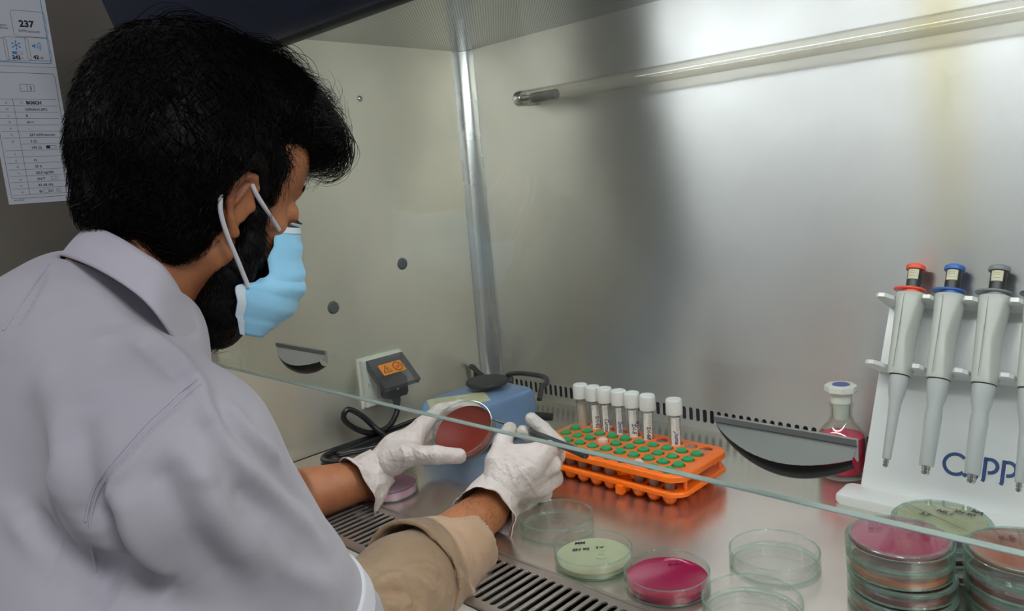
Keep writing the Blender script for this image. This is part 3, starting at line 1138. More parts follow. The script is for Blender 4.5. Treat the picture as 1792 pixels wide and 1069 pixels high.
LBEI = mat('liquid_beige', 'DCC9BA', .3)
TALLS = [(2, 'Jhuma', 1, -.95, HANDB, 'standing alone at the right, name in blue'), (4, 'SH-68', 1, -.95, HAND, 'rightmost of the six in a cluster, marked SH-68'),
         (5, 'SH-5', 1, -1.0, HAND, 'marked SH-5, touching the SH-68 tube'), (6, 'Smriti', 1, -1.0, HANDB, 'with a narrow label and blue name inside the cluster'),
         (7, 'Curcuma', 1, -1.05, HAND, 'fourth from the right in the cluster, thin dark writing'), (8, 'SH-92', 1, -.55, HAND, 'second from the left, label turned to the right'),
         (9, '', 0, 0, HAND, 'leftmost one, filled with beige liquid and without a label')]
tallc = [tall0] + [copy_tree(tall0) for _ in TALLS[1:]]
for n_, (k, word, haslab, ang, ink, lab) in enumerate(TALLS):
    o = tallc[n_]
    o.location = (hx[k] + (.0015 if k == 5 else 0), hy[0] - .003, 0)
    o.rotation_euler = (0, rnd.uniform(-.02, .02) + (.03 if k == 4 else 0), rnd.uniform(-.1, .1))
    o['label'] = 'tall white capped sample tube ' + lab
    o['group'] = 'tall sample tubes in the rear row of the rack'
    if haslab:
        b = MB()
        hwid = .72 if k not in (6, 7) else .5
        a0 = ang
        wrap(b, a0 - hwid, a0 + hwid, .026, .086 if k != 8 else .083, .00895, 12)
        lb = b.obj('paper_label', LABM, o, smooth=True)
        b = MB()
        wrap_text(b, word, .0085, a0 - .15, .066, .0092, bold=.00025, sx=.9)
        if k == 5:
            wrap_text(b, 'Ru', .009, a0 + .45, .070, .0092, bold=.0002)
        b.obj('handwriting', ink, lb, smooth=False)
        b = MB()
        for q in range(3):
            wrap_text(b, 'Sample name date ref', .0020, a0 + hwid - .12 - q * .22, .084, .0092, shear=0)
        wrap_text(b, 'Lot 4471', .0024, a0 - hwid + .1, .084, .0092, shear=0)
        b.obj('printed_lines', mat('print_grey', '6A6D72', .5) if n_ == 0 else bpy.data.materials['print_grey'], lb, smooth=False)
    if k == 9 or k == 8 or k == 7:
        MB().lathe([(0, .0058), (.0073, .0122), (.0075, .080 if k == 9 else .05), (0, .080 if k == 9 else .05)], 20).obj('liquid', LBEI, o)
# a short uncapped tube in the rear row
t = thing('open_tube', 'short clear open tube in the rear row right of the lone tall tube', 'tube', (hx[1], hy[0], 0))
MB().lathe([(0, .0035), (.003, .0042), (.0060, .010), (.0064, .0455), (.0056, .0455), (.0050, .011), (0, .0065)], 20).obj('tube_body', TUBC, t)

# ---- petri dishes
AG_G = mat('agar_pale_green', 'BBC4A2', .18, Transmission_Weight=.35, IOR=1.34)
AG_M = mat('agar_magenta', '8C0C40', .10, Specular_IOR_Level=.7)
AG_B = mat('agar_blood', '6E241C', .12, Specular_IOR_Level=.7)
AG_BR = mat('agar_brown', '8C4A30', .14)
AG_N = mat('agar_straw', 'C3C59C', .16, Transmission_Weight=.3, IOR=1.34)
AG_O = mat('agar_orange', 'C9784E', .2)
RIM = clear('ground_glass_rim', 'E6F2EC', '93C2B1', 1.5, .06, .18, 'BFE0D3')


def dish_prof(r, h, t=.0016, base=.0018):
    return ([(0, 0.0004), (r - .002, .0004), (r - .0004, .0014), (r, .003), (r, h - .0006), (r - .0003, h)],
            [(r - t + .0003, h), (r - t, h - .0006), (r - t, base + .0025), (r - t - .0015, base), (0, base)])


def dish(parent, name, r, h, z=0.0, flip=False, part=True):
    o1, i1 = dish_prof(r, h)
    b = MB()
    M = Matrix.Translation((0, 0, z)) if not flip else Matrix.Translation((0, 0, z + h)) @ Matrix.Rotation(math.pi, 4, 'X')
    b.lathe(o1 + i1, 64, M)
    g = b.obj(name, GLSD, parent, angle=50)
    b = MB()
    b.lathe([(r + .00008, h - .0010), (r + .00008, h - .0002), (r - .0003, h + .0002), (r - .0013, h + .0002), (r - .00168, h - .0002), (r - .00168, h - .001)], 64, M)
    b.lathe([(r - .0035, .0002), (r - .0005, .0011), (r + .00008, .0030), (r + .0001, .0036)], 64, M)
    b.obj('ground_rim', RIM, g)
    return g


def agar(parent, r, z0, z1, m, name='agar', mound=0.0):
    b = MB().lathe([(0, z0), (r - .0012, z0), (r, z0 + .0008), (r, z1 + .0004), (r - .0008, z1), (0, z1 + mound)], 56)
    return b.obj(name, m, parent)


def writing(parent, name, items, z, ink=HAND):
    b = MB()
    for (s, x, y, size, rot, bo) in items:
        b.text(s, size, Matrix.Translation((x, y, z)) @ Matrix.Rotation(math.radians(rot), 4, 'Z'), bold=bo, shear=.2)
    return b.obj(name, ink, parent, smooth=False)


D = {}
for key, x, y, r, lab in (('d1', -.611, .663, .0462, 'empty clear glass petri dish nearest the gloved right hand'),
                          ('d2', -.521, .622, .0440, 'glass petri dish of pale green agar with dark handwriting'),
                          ('d3', -.4275, .627, .0445, 'glass petri dish filled with deep magenta agar'),
                          ('d4', -.358, .729, .0470, 'empty clear glass petri dish right of the magenta one, farther back'),
                          ('d5', -.332, .627, .0470, 'empty clear glass petri dish cut off by the bottom of the picture')):
    t = thing('petri_dish', lab, 'petri dish', (x, y, 0), rnd.uniform(0, 6), 'open petri dishes on the work surface')
    D[key] = t
    t.rotation_euler = (0, 0, 0)
    dish(t, 'glass_dish', r, .0185)
agar(D['d2'], .0440 - .0018, .0020, .0075, AG_G)
writing(D['d2'], 'handwriting', [('MM', -.034, .008, .008, 45, .0003), ('SH 92', -.026, -.006, .008, 45, .0003), ('3H', -.008, .014, .007, 45, .0002)], .0080)
b = MB()
b.lathe([(.0050, 0), (.0050, .0003), (.0060, .0003), (.0060, 0)], 22, Matrix.Translation((.008, .004, .0078)))
b.lathe([(.0042, 0), (.0042, .0003), (.0050, .0003), (.0050, 0)], 22, Matrix.Translation((-.002, .020, .0078)))
b.obj('colony_mark', mat('colony_green', 'A5BC97', .3), D['d2'])
agar(D['d3'], .0445 - .0018, .0020, .0090, AG_M)
writing(D['d3'], 'handwriting', [('MM', -.012, .020, .009, 45, .0002)], .0094, mat('faded_ink_magenta', '7C0C3A', .4))

# stacks (each dish and its lid is one thing)
def stack_dish(x, y, z, r, ag, lab, grp, h=.0185, inv=False, top=None, tilt=0.0, rot=0.0):
    """lidded dish: a smaller dish inside a larger lid; inv = lying upside down, agar on top"""
    t = thing('lidded_petri_dish', lab, 'petri dish', (x, y, z), rot, grp)
    if not inv:
        dish(t, 'glass_dish', r - .0025, h - .0015)
        if ag is not None:
            agar(t, r - .0045, .0020, .0075, ag)
        dish(t, 'lid', r, h - .004, .0037, flip=True)
    else:
        dish(t, 'lid', r, h - .004, 0)
        dish(t, 'glass_dish', r - .0025, h - .0018, .0020, flip=True)
        if ag is not None:
            b = MB().lathe([(0, h - .0072), (r - .0050, h - .0070), (r - .0046, h - .0064), (r - .0046, h - .0026), (r - .0056, h - .0018), (0, h - .0018)], 56)
            b.obj('agar', ag, t)
    return t


PK = (-.232, .729)
gp = 'stack of petri dishes topped by magenta agar'
hh = .0172
stack_dish(PK[0] + .003, PK[1] - .002, 0, .048, AG_BR, 'bottom petri dish under the magenta topped stack', gp, hh + .001)
stack_dish(PK[0] + .002, PK[1], hh, .048, AG_B, 'brown petri dish second from the bottom of the magenta topped stack', gp, hh + .001)
stack_dish(PK[0], PK[1], 2 * hh, .047, AG_O, 'petri dish of orange agar just below the magenta top dish', gp, hh + .001)
t = stack_dish(PK[0], PK[1], 3 * hh, .0475, AG_M, 'magenta agar petri dish on top of its stack', gp, hh + .001, True)
writing(t, 'handwriting', [('SH 50', -.030, .006, .008, 40, .0001), ('MSA', -.026, -.006, .007, 40, .0001), ('3', -.002, -.016, .007, 40, .0002)], hh + .0014, mat('faded_ink', '84395A', .5))
BR = (-.137, .762)
gp = 'stack of petri dishes topped by brown agar'
stack_dish(BR[0] + .002, BR[1], 0, .048, AG_N, 'bottom petri dish under the brown topped stack', gp, hh + .001)
stack_dish(BR[0], BR[1] + .002, hh, .048, AG_BR, 'petri dish second from the bottom of the brown topped stack', gp, hh + .001)
stack_dish(BR[0], BR[1], 2 * hh, .048, AG_B, 'dark petri dish just below the brown top dish', gp, hh + .001)
t = stack_dish(BR[0], BR[1], 3 * hh, .048, AG_BR, 'brown agar petri dish on top of the rightmost stack', gp, hh + .001, True)
writing(t, 'handwriting', [('K S', -.020, .004, .010, 40, .0003)], hh + .0014, mat('faded_ink_dark', '54302A', .5))
GN = (-.221, .828)
gp = 'stack of petri dishes in front of the pipette stand'
stack_dish(GN[0] + .004, GN[1], 0, .047, AG_BR, 'bottom petri dish before the white pipette stand', gp, hh + .001)
stack_dish(GN[0], GN[1], hh, .047, AG_B, 'petri dish of dark red agar below the straw coloured top dish', gp, hh + .001)
t = stack_dish(GN[0] - .001, GN[1] - .001, 2 * hh, .047, AG_N, 'straw coloured agar petri dish with handwriting and a line across', gp, hh + .001, True)
w = writing(t, 'handwriting', [('NA', .020, .026, .008, -8, .0004), ('SH 50', .006, .018, .008, -8, .0003), ('NS 1', -.008, .010, .008, -8, .0003), ('3.7', -.020, -.006, .008, -8, .0003)], hh + .0014)
b = MB()
b.stroke([(-.040, .014), (-.010, -.001), (.030, -.022)], .0007, Matrix.Translation((0, 0, hh + .0013)))
b.obj('marker_line', HAND, t, smooth=False)
# pink film dish lying behind the left hand
t = thing('petri_dish', 'glass petri dish of pink agar half hidden behind the left glove', 'petri dish', tuple(on_z(684, 862, .0)), 0, 'open petri dishes on the work surface')
dish(t, 'glass_dish', .040, .0175)
agar(t, .038, .0020, .0120, mat('agar_lilac', 'C79BB4', .25))

# ---- white pipette stand
BO = Vector((-.13, .952, .004))
BF = frame((0, .952, .004), (1, 0, 0), (0, .4535, .891))         # x along the stand, y up the board, z off the board
SW = mat('stand_white', 'EEF0F0', .22)
ps = thing('pipette_stand', 'white plastic pipette stand with blue lettering leaning against the back wall', 'stand', tuple(BO))
TI = Matrix.Translation(-BO)
PX = [-.3150, -.2705, -.2225, -.1765, -.1300, -.0835]
b = MB()
b.prism([(-.350, 0), (.03, 0), (.03, .262), (-.350, .262)], -.005, 0, TI @ BF)
b.obj('back_board', SW, ps, bevel=.001)
b = MB()
b.prism(rounded([(-.367, .913), (.05, .913), (.05, .958), (-.367, .958)], .008), 0, .012, TI, 0, .003)
b.obj('base', SW, ps)
for (s0, dep, nm) in ((.252, .046, 'upper_shelf'), (.163, .046, 'lower_shelf')):
    # scalloped shelf: prongs between the pipettes
    pts = [(-.350, 0)]
    xs_ = PX
    pts += [(-.3515, .028), (-.356, dep + .004), (-.343, dep + .006)] if False else [(-.353, dep - .002), (-.349, dep + .002), (-.342, dep + .002)]
    for i, x in enumerate(xs_):
        rr_ = .0150
        x0, x1 = x - rr_, x + rr_
        pts += [(x0 - .001, dep - .006)] if i else [(x0 - .004, dep - .010)]
        for k in range(7):
            a = math.pi + math.pi * k / 6
            pts.append((x + rr_ * math.cos(a), .024 + rr_ * math.sin(a) * .9))
        pts += [(x1 + .001, dep - .006)]
        nx = xs_[i + 1] if i + 1 < len(xs_) else x + .046
        mid = (x + nx) / 2
        pts += [(mid - .004, dep + .002), (mid + .004, dep + .002)]
    pts += [(.03, dep - .004), (.03, 0)]
    # shelf plane: x along, local y = off the board, thickness up the board
    SF = BF @ Matrix.Translation((0, s0, .0002)) @ Matrix.Rotation(math.radians(90), 4, 'X')
    b = MB()
    v = [Vector((x, y, 0)) for x, y in pts]
    b2 = bmesh.new()
    vs = [b2.verts.new((x, s0 + 0.0, y)) for x, y in pts]
    fc = b2.faces.new(vs)
    ex = bmesh.ops.extrude_face_region(b2, geom=[fc])
    bmesh.ops.translate(b2, verts=[g for g in ex['geom'] if isinstance(g, bmesh.types.BMVert)], vec=(0, -.005, 0))
    bmesh.ops.triangulate(b2, faces=[f_ for f_ in b2.faces if len(f_.verts) > 4])
    bmesh.ops.recalc_face_normals(b2, faces=b2.faces)
    b2.verts.index_update()
    T = TI @ BF
    b.add([T @ v_.co for v_ in b2.verts], [[v_.index for v_ in f_.verts] for f_ in b2.faces])
    b2.free()
    b.obj(nm, SW, ps, smooth=False)
CB = mat('lettering_blue', '2C4C86', .4)
b = MB()
LF = TI @ BF @ Matrix.Translation((0, 0, .0005))
W = .0040


def arc(cx, cy, r, a0, a1, k=18, ry=None):
    return [(cx + r * math.cos(math.radians(a0 + (a1 - a0) * i / k)), cy + (ry or r) * math.sin(math.radians(a0 + (a1 - a0) * i / k))) for i in range(k + 1)]


b.stroke(arc(-.2475, .0560, .0120, 42, 318, 26), W, LF)
b.stroke([(-.2245, .0690), (-.2243, .0455), (-.2258, .0428)], W, LF)
b.stroke([(-.2260, .0680), (-.2370, .0430)], W, LF)
for x in (-.2170, -.1985, -.160):
    b.stroke([(x, .0700), (x, .0440), (x - .0010, .0415)], W, LF)
    b.stroke([(x, .0680), (x + .004, .0680)] + arc(x + .0045, .0605, .0080, 88, -88, 14, .0078) + [(x + .0035, .0525)], W, LF)
b.obj('lettering', CB, ps, smooth=False)

# ---- pipettes
PG = mat('pipette_grey', 'C6C9C3', .35)
PG2 = mat('pipette_shaft', 'BDC1C2', .38)
KBK = mat('knob_black', '1A1B1E', .35)
STKR = mat('label_cream', 'DDD6B8', .5)
TIPM = mat('nozzle_steel', 'B8B8B6', .2, 1.0)
pip_defs = [('FF5A38', 'orange-red', .0062), ('2D6FC4', 'blue', .0092), ('84888A', 'grey', .0092), ('55585A', 'dark grey', .006)]
pl_names = ['leftmost, narrow shaft', 'second from the left', 'third, tip over the lettering', 'at the right edge of the picture']


def pipette(i):
    colhex, cname, sr = pip_defs[i]
    A = BF @ Matrix.Translation((PX[i], .2566, .030 if i != 3 else .030))
    # local: z = along the shaft upwards, x along the stand, -y towards the viewer side
    P = frame(A @ Vector((0, 0, 0)), (1, 0, 0), (0, .891, -.4535))     # y = into the board
    t = thing('pipette', '%s capped grey handheld pipette, %s in the white stand' % (cname, pl_names[i]) if i < 3 else 'grey pipette mostly beyond the right edge, hanging in the white stand', 'pipette', tuple(P.translation), 0, 'pipettes hanging in the white stand')
    P0 = Matrix.Translation(-P.translation) @ P
    cm = bpy.data.materials.get('button_' + colhex) or mat('button_' + colhex, colhex, .35)
    # handle: superelliptic sections, hollowed on the right side like a finger grip
    secs = [(0.0, .0165, .0150, 0), (-.004, .0170, .0160, 0), (-.030, .0150, .0150, -.0008), (-.055, .0135, .0140, -.0016), (-.080, .0135, .0140, -.0010), (-.102, .0140, .0135, 0), (-.106, .0135, .0130, 0)]
    if True:
        import itertools
    v, f = [], []
    K = 28
    zs = []
    fine = []
    for a, c_ in zip(secs[:-1], secs[1:]):
        for k in range(4):
            u = k / 4
            fine.append(tuple(a[j] * (1 - u) + c_[j] * u for j in range(4)))
    fine.append(secs[-1])
    for (z, rx, ry, ox) in fine:
        for k in range(K):
            a = 2 * math.pi * k / K
            c_, s_ = math.cos(a), math.sin(a)
            e = .75
            x = rx * math.copysign(abs(c_) ** e, c_) + ox
            y = ry * math.copysign(abs(s_) ** e, s_)
            # side grip plane: a diagonal flat that sweeps from right top to the front bottom
            lim = .0155 - .010 * max(0.0, min(1.0, -z / .055)) * (1 - .3 * max(0.0, min(1.0, (-z - .055) / .05)))
            if x - y * .45 > lim + .004:
                d = (x - y * .45) - (lim + .004)
                x -= d * .62
                y += d * .32
            v.append((x, y, z))
    for r in range(len(fine) - 1):
        for k in range(K):
            l = (k + 1) % K
            f.append((r * K + k, (r + 1) * K + k, (r + 1) * K + l, r * K + l))
    f.append(tuple(range(K)))
    f.append(tuple((len(fine) - 1) * K + k for k in range(K - 1, -1, -1)))
    b = MB()
    b.add([P0 @ Vector(p) for p in v], f)
    # finger hook at the top, over the shelf
    b.box((.012, -.006, -.004), (.0195, .006, -.0012), 0, P0)
    b.obj('handle', PG, t, angle=45)
    b = MB()
    b.box((-.0042, -.0163, -.100), (-.0040, -.0145, -.004), 0, P0)
    b.obj('handle_seam', mat('seam_grey', '8E918E', .5) if i == 0 else bpy.data.materials['seam_grey'], t, smooth=False)
    # shaft
    w = .0118 if i != 0 else .0108
    b = MB().lathe([(0, -.1065), (w, -.1065), (w + .0002, -.112), (w - .001, -.128), (w - .0035, -.140), (sr + .0004, -.152), (sr, -.160), (sr - .0012, -.2105), (sr - .0016, -.212), (0, -.212)], 28, P0)
    b.obj('shaft', PG2, t)
    b = MB().lathe([(w + .0008, -.1060), (w + .0010, -.1068), (w + .0004, -.1074)], 28, P0)
    b.obj('joint_ring', KBK, t)
    nr = sr * .48
    b = MB().lathe([(0, -.212), (nr, -.212), (nr, -.2145), (nr + .0005, -.2150), (nr + .0005, -.2162), (nr - .0002, -.2165), (nr - .0002, -.2185), (nr + .0003, -.2190), (nr + .0003, -.2200), (nr - .0006, -.2215), (nr - .0012, -.2222), (0, -.2222)], 18, P0)
    b.obj('nozzle', TIPM, t)
    b = MB().lathe([(0, 0), (.0112, 0), (.0112, .0045), (0, .0045)], 24, P0)
    b.prism([(.0192 * math.cos(a * .2618) - .0035, .0150 * math.sin(a * .2618)) for a in range(24)], .0045, .0072, P0, 0, .0008)
    b.obj('ejector_collar', cm, t, angle=30)
    b = MB().lathe([(0, .006), (.0087, .006), (.0087, .0325), (0, .0325)], 24, P0)
    kn = b.obj('plunger_knob', KBK, t)
    b = MB()
    pts_ = []
    for q in range(9):
        a = -math.pi / 2 - .75 + 1.5 * q / 8
        pts_.append((.0090 * math.cos(a), .0090 * math.sin(a)))
    vv = [P0 @ Vector((x, y, .0185)) for x, y in pts_] + [P0 @ Vector((x, y, .0315)) for x, y in pts_]
    b.add(vv, [(q, q + 1, q + 10, q + 9) for q in range(8)])
    b.obj('volume_label', STKR, kn)
    b = MB()
    for zz in (.022, .0262, .0285):
        vv = [P0 @ Vector((x * 1.012, y * 1.012, zz)) for x, y in pts_[2:7]] + [P0 @ Vector((x * 1.012, y * 1.012, zz + .0006)) for x, y in pts_[2:7]]
        b.add(vv, [(q, q + 1, q + 6, q + 5) for q in range(4)])
    b.obj('label_print', bpy.data.materials['pencil_grey'], kn, smooth=False)
    b = MB().lathe([(0, .0325), (.0112, .0325), (.0118, .0345), (.0114, .0375), (.0095, .0392), (0, .0396)], 28, P0)
    b.obj('plunger_cap', cm, t)


for i in range(4):
    pipette(i)
# ================================================================ signed distance modelling for bodies and cloth
def V(p):
    return np.asarray(p, dtype=np.float32)


def cap(a, b, ra, rb=None):
    a, b = V(a), V(b)
    rb = ra if rb is None else rb
    ab = b - a
    L2 = float(ab @ ab) + 1e-12

    def fn(P):
        t = np.clip((P - a) @ ab / L2, 0, 1)
        return np.linalg.norm(P - a - t[:, None] * ab, axis=1) - (ra + (rb - ra) * t)
    m = max(ra, rb)
    return fn, np.minimum(a, b) - m, np.maximum(a, b) + m


def ell(c, rad, ax=None):
    c, rad = V(c), V(rad)
    A = np.eye(3, dtype=np.float32) if ax is None else V(ax)      # rows = axes

    def fn(P):
        q = (P - c) @ A.T
        k0 = np.linalg.norm(q / rad, axis=1)
        k1 = np.linalg.norm(q / (rad * rad), axis=1) + 1e-9
        return k0 * (k0 - 1) / k1
    m = float(rad.max())
    return fn, c - m, c + m


def plane(p, nrm, c, r):
    p, nrm, c = V(p), V(nrm), V(c)
    nrm = nrm / np.linalg.norm(nrm)

    def fn(P):
        return np.maximum((P - p) @ nrm, np.linalg.norm(P - c, axis=1) - r)
    return fn, c - r, c + r


def evaluate(ops, P, band):
    D = np.full(len(P), 1.0, dtype=np.float32)
    for (op, k, (fn, lo, hi)) in ops:
        mg = k + band
        idx = np.nonzero(np.all((P > lo - mg) & (P < hi + mg), axis=1))[0]
        if len(idx) == 0:
            continue
        d = fn(P[idx])
        a = D[idx]
        if op == 'u':
            h = np.maximum(k - np.abs(a - d), 0) / max(k, 1e-6)
            D[idx] = np.minimum(a, d) - h * h * k * .25
        else:
            d = -d
            h = np.maximum(k - np.abs(a - d), 0) / max(k, 1e-6)
            D[idx] = np.maximum(a, d) + h * h * k * .25
    return D


def sdf_mesh(ops, res, lo=None, hi=None, grow=0.0, F=6):
    if lo is None:
        L = [p[1] for o, k, p in ops if o == 'u']
        H = [p[2] for o, k, p in ops if o == 'u']
        lo, hi = np.min(L, axis=0) - 2 * res - abs(grow), np.max(H, axis=0) + 2 * res + abs(grow)
    lo, hi = V(lo), V(hi)
    n = np.ceil((hi - lo) / (res * F)).astype(int) + 1
    # coarse pass at block centres
    g = [lo[i] + res * F * (np.arange(n[i]) + .5) - res * .5 for i in range(3)]
    X = np.stack(np.meshgrid(*g, indexing='ij'), -1).reshape(-1, 3).astype(np.float32)
    bd = res * F * .9 + .02
    Dc = (evaluate(ops, X, bd + .03) - grow).reshape(n)
    full = np.repeat(np.repeat(np.repeat(np.where(Dc < 0, -1, 1).astype(np.float32), F, 0), F, 1), F, 2)
    act = np.argwhere(np.abs(Dc) < bd)
    off = np.stack(np.meshgrid(*[np.arange(F)] * 3, indexing='ij'), -1).reshape(-1, 3)
    for s in range(0, len(act), 4000):
        blk = (act[s:s + 4000, None, :] * F + off[None]).reshape(-1, 3)
        P = lo + blk.astype(np.float32) * res
        full[blk[:, 0], blk[:, 1], blk[:, 2]] = evaluate(ops, P, .012) - grow
    # naive surface nets
    D = full
    S = D < 0
    c = np.zeros(tuple(np.array(D.shape) - 1), dtype=np.uint8)
    for i in (0, 1):
        for j in (0, 1):
            for k in (0, 1):
                c += S[i:i + c.shape[0], j:j + c.shape[1], k:k + c.shape[2]]
    cells = np.argwhere((c > 0) & (c < 8))
    ids = np.full(c.shape, -1, dtype=np.int64)
    ids[cells[:, 0], cells[:, 1], cells[:, 2]] = np.arange(len(cells))
    acc = np.zeros((len(cells), 3), dtype=np.float64)
    cnt = np.zeros(len(cells))
    cor = [(i, j, k) for i in (0, 1) for j in (0, 1) for k in (0, 1)]
    for a in range(8):
        for b_ in range(a + 1, 8):
            A_, B_ = np.array(cor[a]), np.array(cor[b_])
            if np.abs(A_ - B_).sum() != 1:
                continue
            ia, ib = cells + A_, cells + B_
            da = D[ia[:, 0], ia[:, 1], ia[:, 2]]
            db = D[ib[:, 0], ib[:, 1], ib[:, 2]]
            m = (da < 0) != (db < 0)
            t = (da[m] / (da[m] - db[m]))[:, None]
            acc[m] += A_ + t * (B_ - A_)
            cnt[m] += 1
    verts = lo + (cells + acc / cnt[:, None]) * res
    faces = []
    for ax in range(3):
        o1, o2 = [(1, 2), (2, 0), (0, 1)][ax]
        sl0 = [slice(1, -1)] * 3
        A_ = np.take(S, range(0, S.shape[ax] - 1), axis=ax)
        B_ = np.take(S, range(1, S.shape[ax]), axis=ax)
        e = np.argwhere(A_ != B_)
        e = e[(e[:, o1] > 0) & (e[:, o2] > 0) & (e[:, o1] < S.shape[o1] - 1) & (e[:, o2] < S.shape[o2] - 1)]
        fl = S[e[:, 0], e[:, 1], e[:, 2]]
        u1, u2 = np.zeros(3, int), np.zeros(3, int)
        u1[o1], u2[o2] = 1, 1
        q = []
        for dlt in (-u1 - u2, -u2, 0 * u1, -u1):
            w = e + dlt
            q.append(ids[w[:, 0], w[:, 1], w[:, 2]])
        q = np.stack(q, 1)
        q[~fl] = q[~fl][:, ::-1]
        faces.append(q[(q >= 0).all(1)])
    return verts, np.concatenate(faces)


def vnormals(v, f):
    n = np.zeros_like(v)
    fn = np.cross(v[f[:, 2]] - v[f[:, 0]], v[f[:, 3]] - v[f[:, 1]])
    for k in range(4):
        np.add.at(n, f[:, k], fn)
    return n / (np.linalg.norm(n, axis=1)[:, None] + 1e-12)


def relax(v, f, it=2, w=.5):
    for _ in range(it):
        acc = np.zeros_like(v)
        cnt = np.zeros(len(v))
        for k in range(4):
            a, b_ = f[:, k], f[:, (k + 1) % 4]
            np.add.at(acc, a, v[b_])
            np.add.at(acc, b_, v[a])
            np.add.at(cnt, a, 1)
            np.add.at(cnt, b_, 1)
        v = v * (1 - w) + acc / np.maximum(cnt, 1)[:, None] * w
    return v


def poly_obj(name, v, f, mats, parent=None, midx=None, world=True):
    me = bpy.data.meshes.new(name)
    me.from_pydata(v.tolist() if hasattr(v, 'tolist') else v, [], f.tolist() if hasattr(f, 'tolist') else f)
    for m in (mats if isinstance(mats, (list, tuple)) else [mats]):
        me.materials.append(m)
    if midx is not None:
        me.polygons.foreach_set('material_index', midx)
    me.update()
    me.shade_smooth()
    o = bpy.data.objects.new(name, me)
    COL.objects.link(o)
    if parent is not None:
        o.parent = parent
    return o


def seg_dist(P, pts):
    """distance of P to a polyline and the position along it (0..1)"""
    best = np.full(len(P), 9.0)
    pos = np.zeros(len(P))
    n = len(pts) - 1
    for i in range(n):
        a, b_ = pts[i], pts[i + 1]
        ab = b_ - a
        t = np.clip((P - a) @ ab / (ab @ ab + 1e-12), 0, 1)
        d = np.linalg.norm(P - a - t[:, None] * ab, axis=1)
        m = d < best
        best[m] = d[m]
        pos[m] = (i + t[m]) / n
    return best, pos


def pick(v, px, py, tol=.006):
    """nearest point of a surface on the sight line through a pixel"""
    d = ray(px, py)
    dn = d / np.linalg.norm(d)
    q = v - CAM_P
    t = q @ dn
    off = np.linalg.norm(q - t[:, None] * dn, axis=1)
    m = off < tol
    if not m.any():
        return v[np.argmin(off)]
    i = np.nonzero(m)[0]
    return v[i[np.argmin(t[i])]]


def hit(tree, px, py):
    d = Vector(ray(px, py)).normalized()
    q = tree.ray_cast(Vector(CAM_P.tolist()), d)
    return q[0]


def folds(v, f, items, gain=1.0):
    """items: (pixel polyline, width m, height m); each becomes a soft ridge (or valley) that fades at both ends"""
    nrm = vnormals(v, f)
    out = v.copy()
    base = v.copy()
    for (pl, w, h) in items:
        pts = np.array([pick(base, x, y) for x, y in pl])
        if len(pts) > 2:
            pts = np.array([list(p) for p in smooth_path(pts, 4)])
        d, s = seg_dist(base, pts)
        fade = np.clip(np.minimum(s, 1 - s) * 5 + .15, 0, 1) if abs(h) < 99 else 1
        m = d < 3 * w
        out[m] += nrm[m] * (gain * h * np.exp(-(d[m] / w) ** 2) * fade[m])[:, None]
    return out


# ---------------------------------------------------------------- head frame
SC = .95
HC = np.array([-.728, .3325, .450])
HF = np.array([-.078, .928, -.363])
HR = np.array([.991, .033, -.130])
HU = np.array([.108, .370, .923])
HAX = np.array([HF, HR, HU])


def hl(f_, r_, u_):
    return HC + SC * (HF * f_ + HR * r_ + HU * u_)


def pxr(px, py, r_):
    """head coordinates (forward, right, up) of the point under a pixel that lies r_ to the right of the head's middle"""
    d = ray(px, py)
    t = ((HC + SC * r_ * HR - CAM_P) @ HR) / (d @ HR)
    p = CAM_P + d * t - HC
    return (p @ HF / SC, p @ HR / SC, p @ HU / SC)


def hell(f_, r_, u_, a, b_, c_):
    return ell(hl(f_, r_, u_), (a * SC, b_ * SC, c_ * SC), HAX)


def hcap(p, q, ra, rb=None):
    return cap(hl(*p), hl(*q), ra * SC, (rb if rb is not None else ra) * SC)


def chain(ops, pts, rad, k=.004, op='u'):
    for i in range(len(pts) - 1):
        ops.append((op, k, cap(pts[i], pts[i + 1], rad[i], rad[i + 1])))


# ---------------------------------------------------------------- the hands (joints given as picture x, y and depth)
def J(*a):
    return [at(*p) for p in a]


def right_hand(k=0.0):
    o = []
    W = at(852, 893, .955)
    ix = J((948, 792, .982), (977, 779, 1.012), (950, 750, 1.026), (930, 733, 1.026))
    md = J((966, 812, 1.000), (975, 797, 1.040), (940, 772, 1.050), (915, 755, 1.036))
    rg = J((968, 836, 1.022), (972, 838, 1.062), (938, 822, 1.075), (918, 806, 1.062))
    pk = J((950, 862, 1.036), (952, 868, 1.066), (926, 852, 1.078), (908, 838, 1.068))
    th = J((866, 850, .965), (868, 808, .975), (880, 772, 1.000), (892, 751, 1.016))
    rr = {0: (.0125, .0108, .0095, .0088), 1: (.0125, .0108, .0096, .0088), 2: (.0122, .0102, .0092, .0082), 3: (.0112, .0092, .0082, .0074)}
    o.append(('u', 0, cap(W, at(905, 820, .985), .0235, .021)))
    for n_, fg in enumerate((ix, md, rg, pk)):
        o.append(('u', .012, cap(at(872, 862, .965 + .012 * n_), fg[0], .0150, .0130)))
    o.append(('u', .014, ell(at(905, 812, .985), (.036, .030, .024), None)))
    o.append(('u', .012, cap(th[1], ix[0], .010, .011)))
    o.append(('u', .014, cap(at(882, 840, .97), at(945, 850, 1.01), .018, .015)))
    for n_, fg in enumerate((ix, md, rg, pk)):
        chain(o, fg, rr[n_], .0030)
    chain(o, th, (.0165, .0135, .0112, .0098), .005)
    return o, W


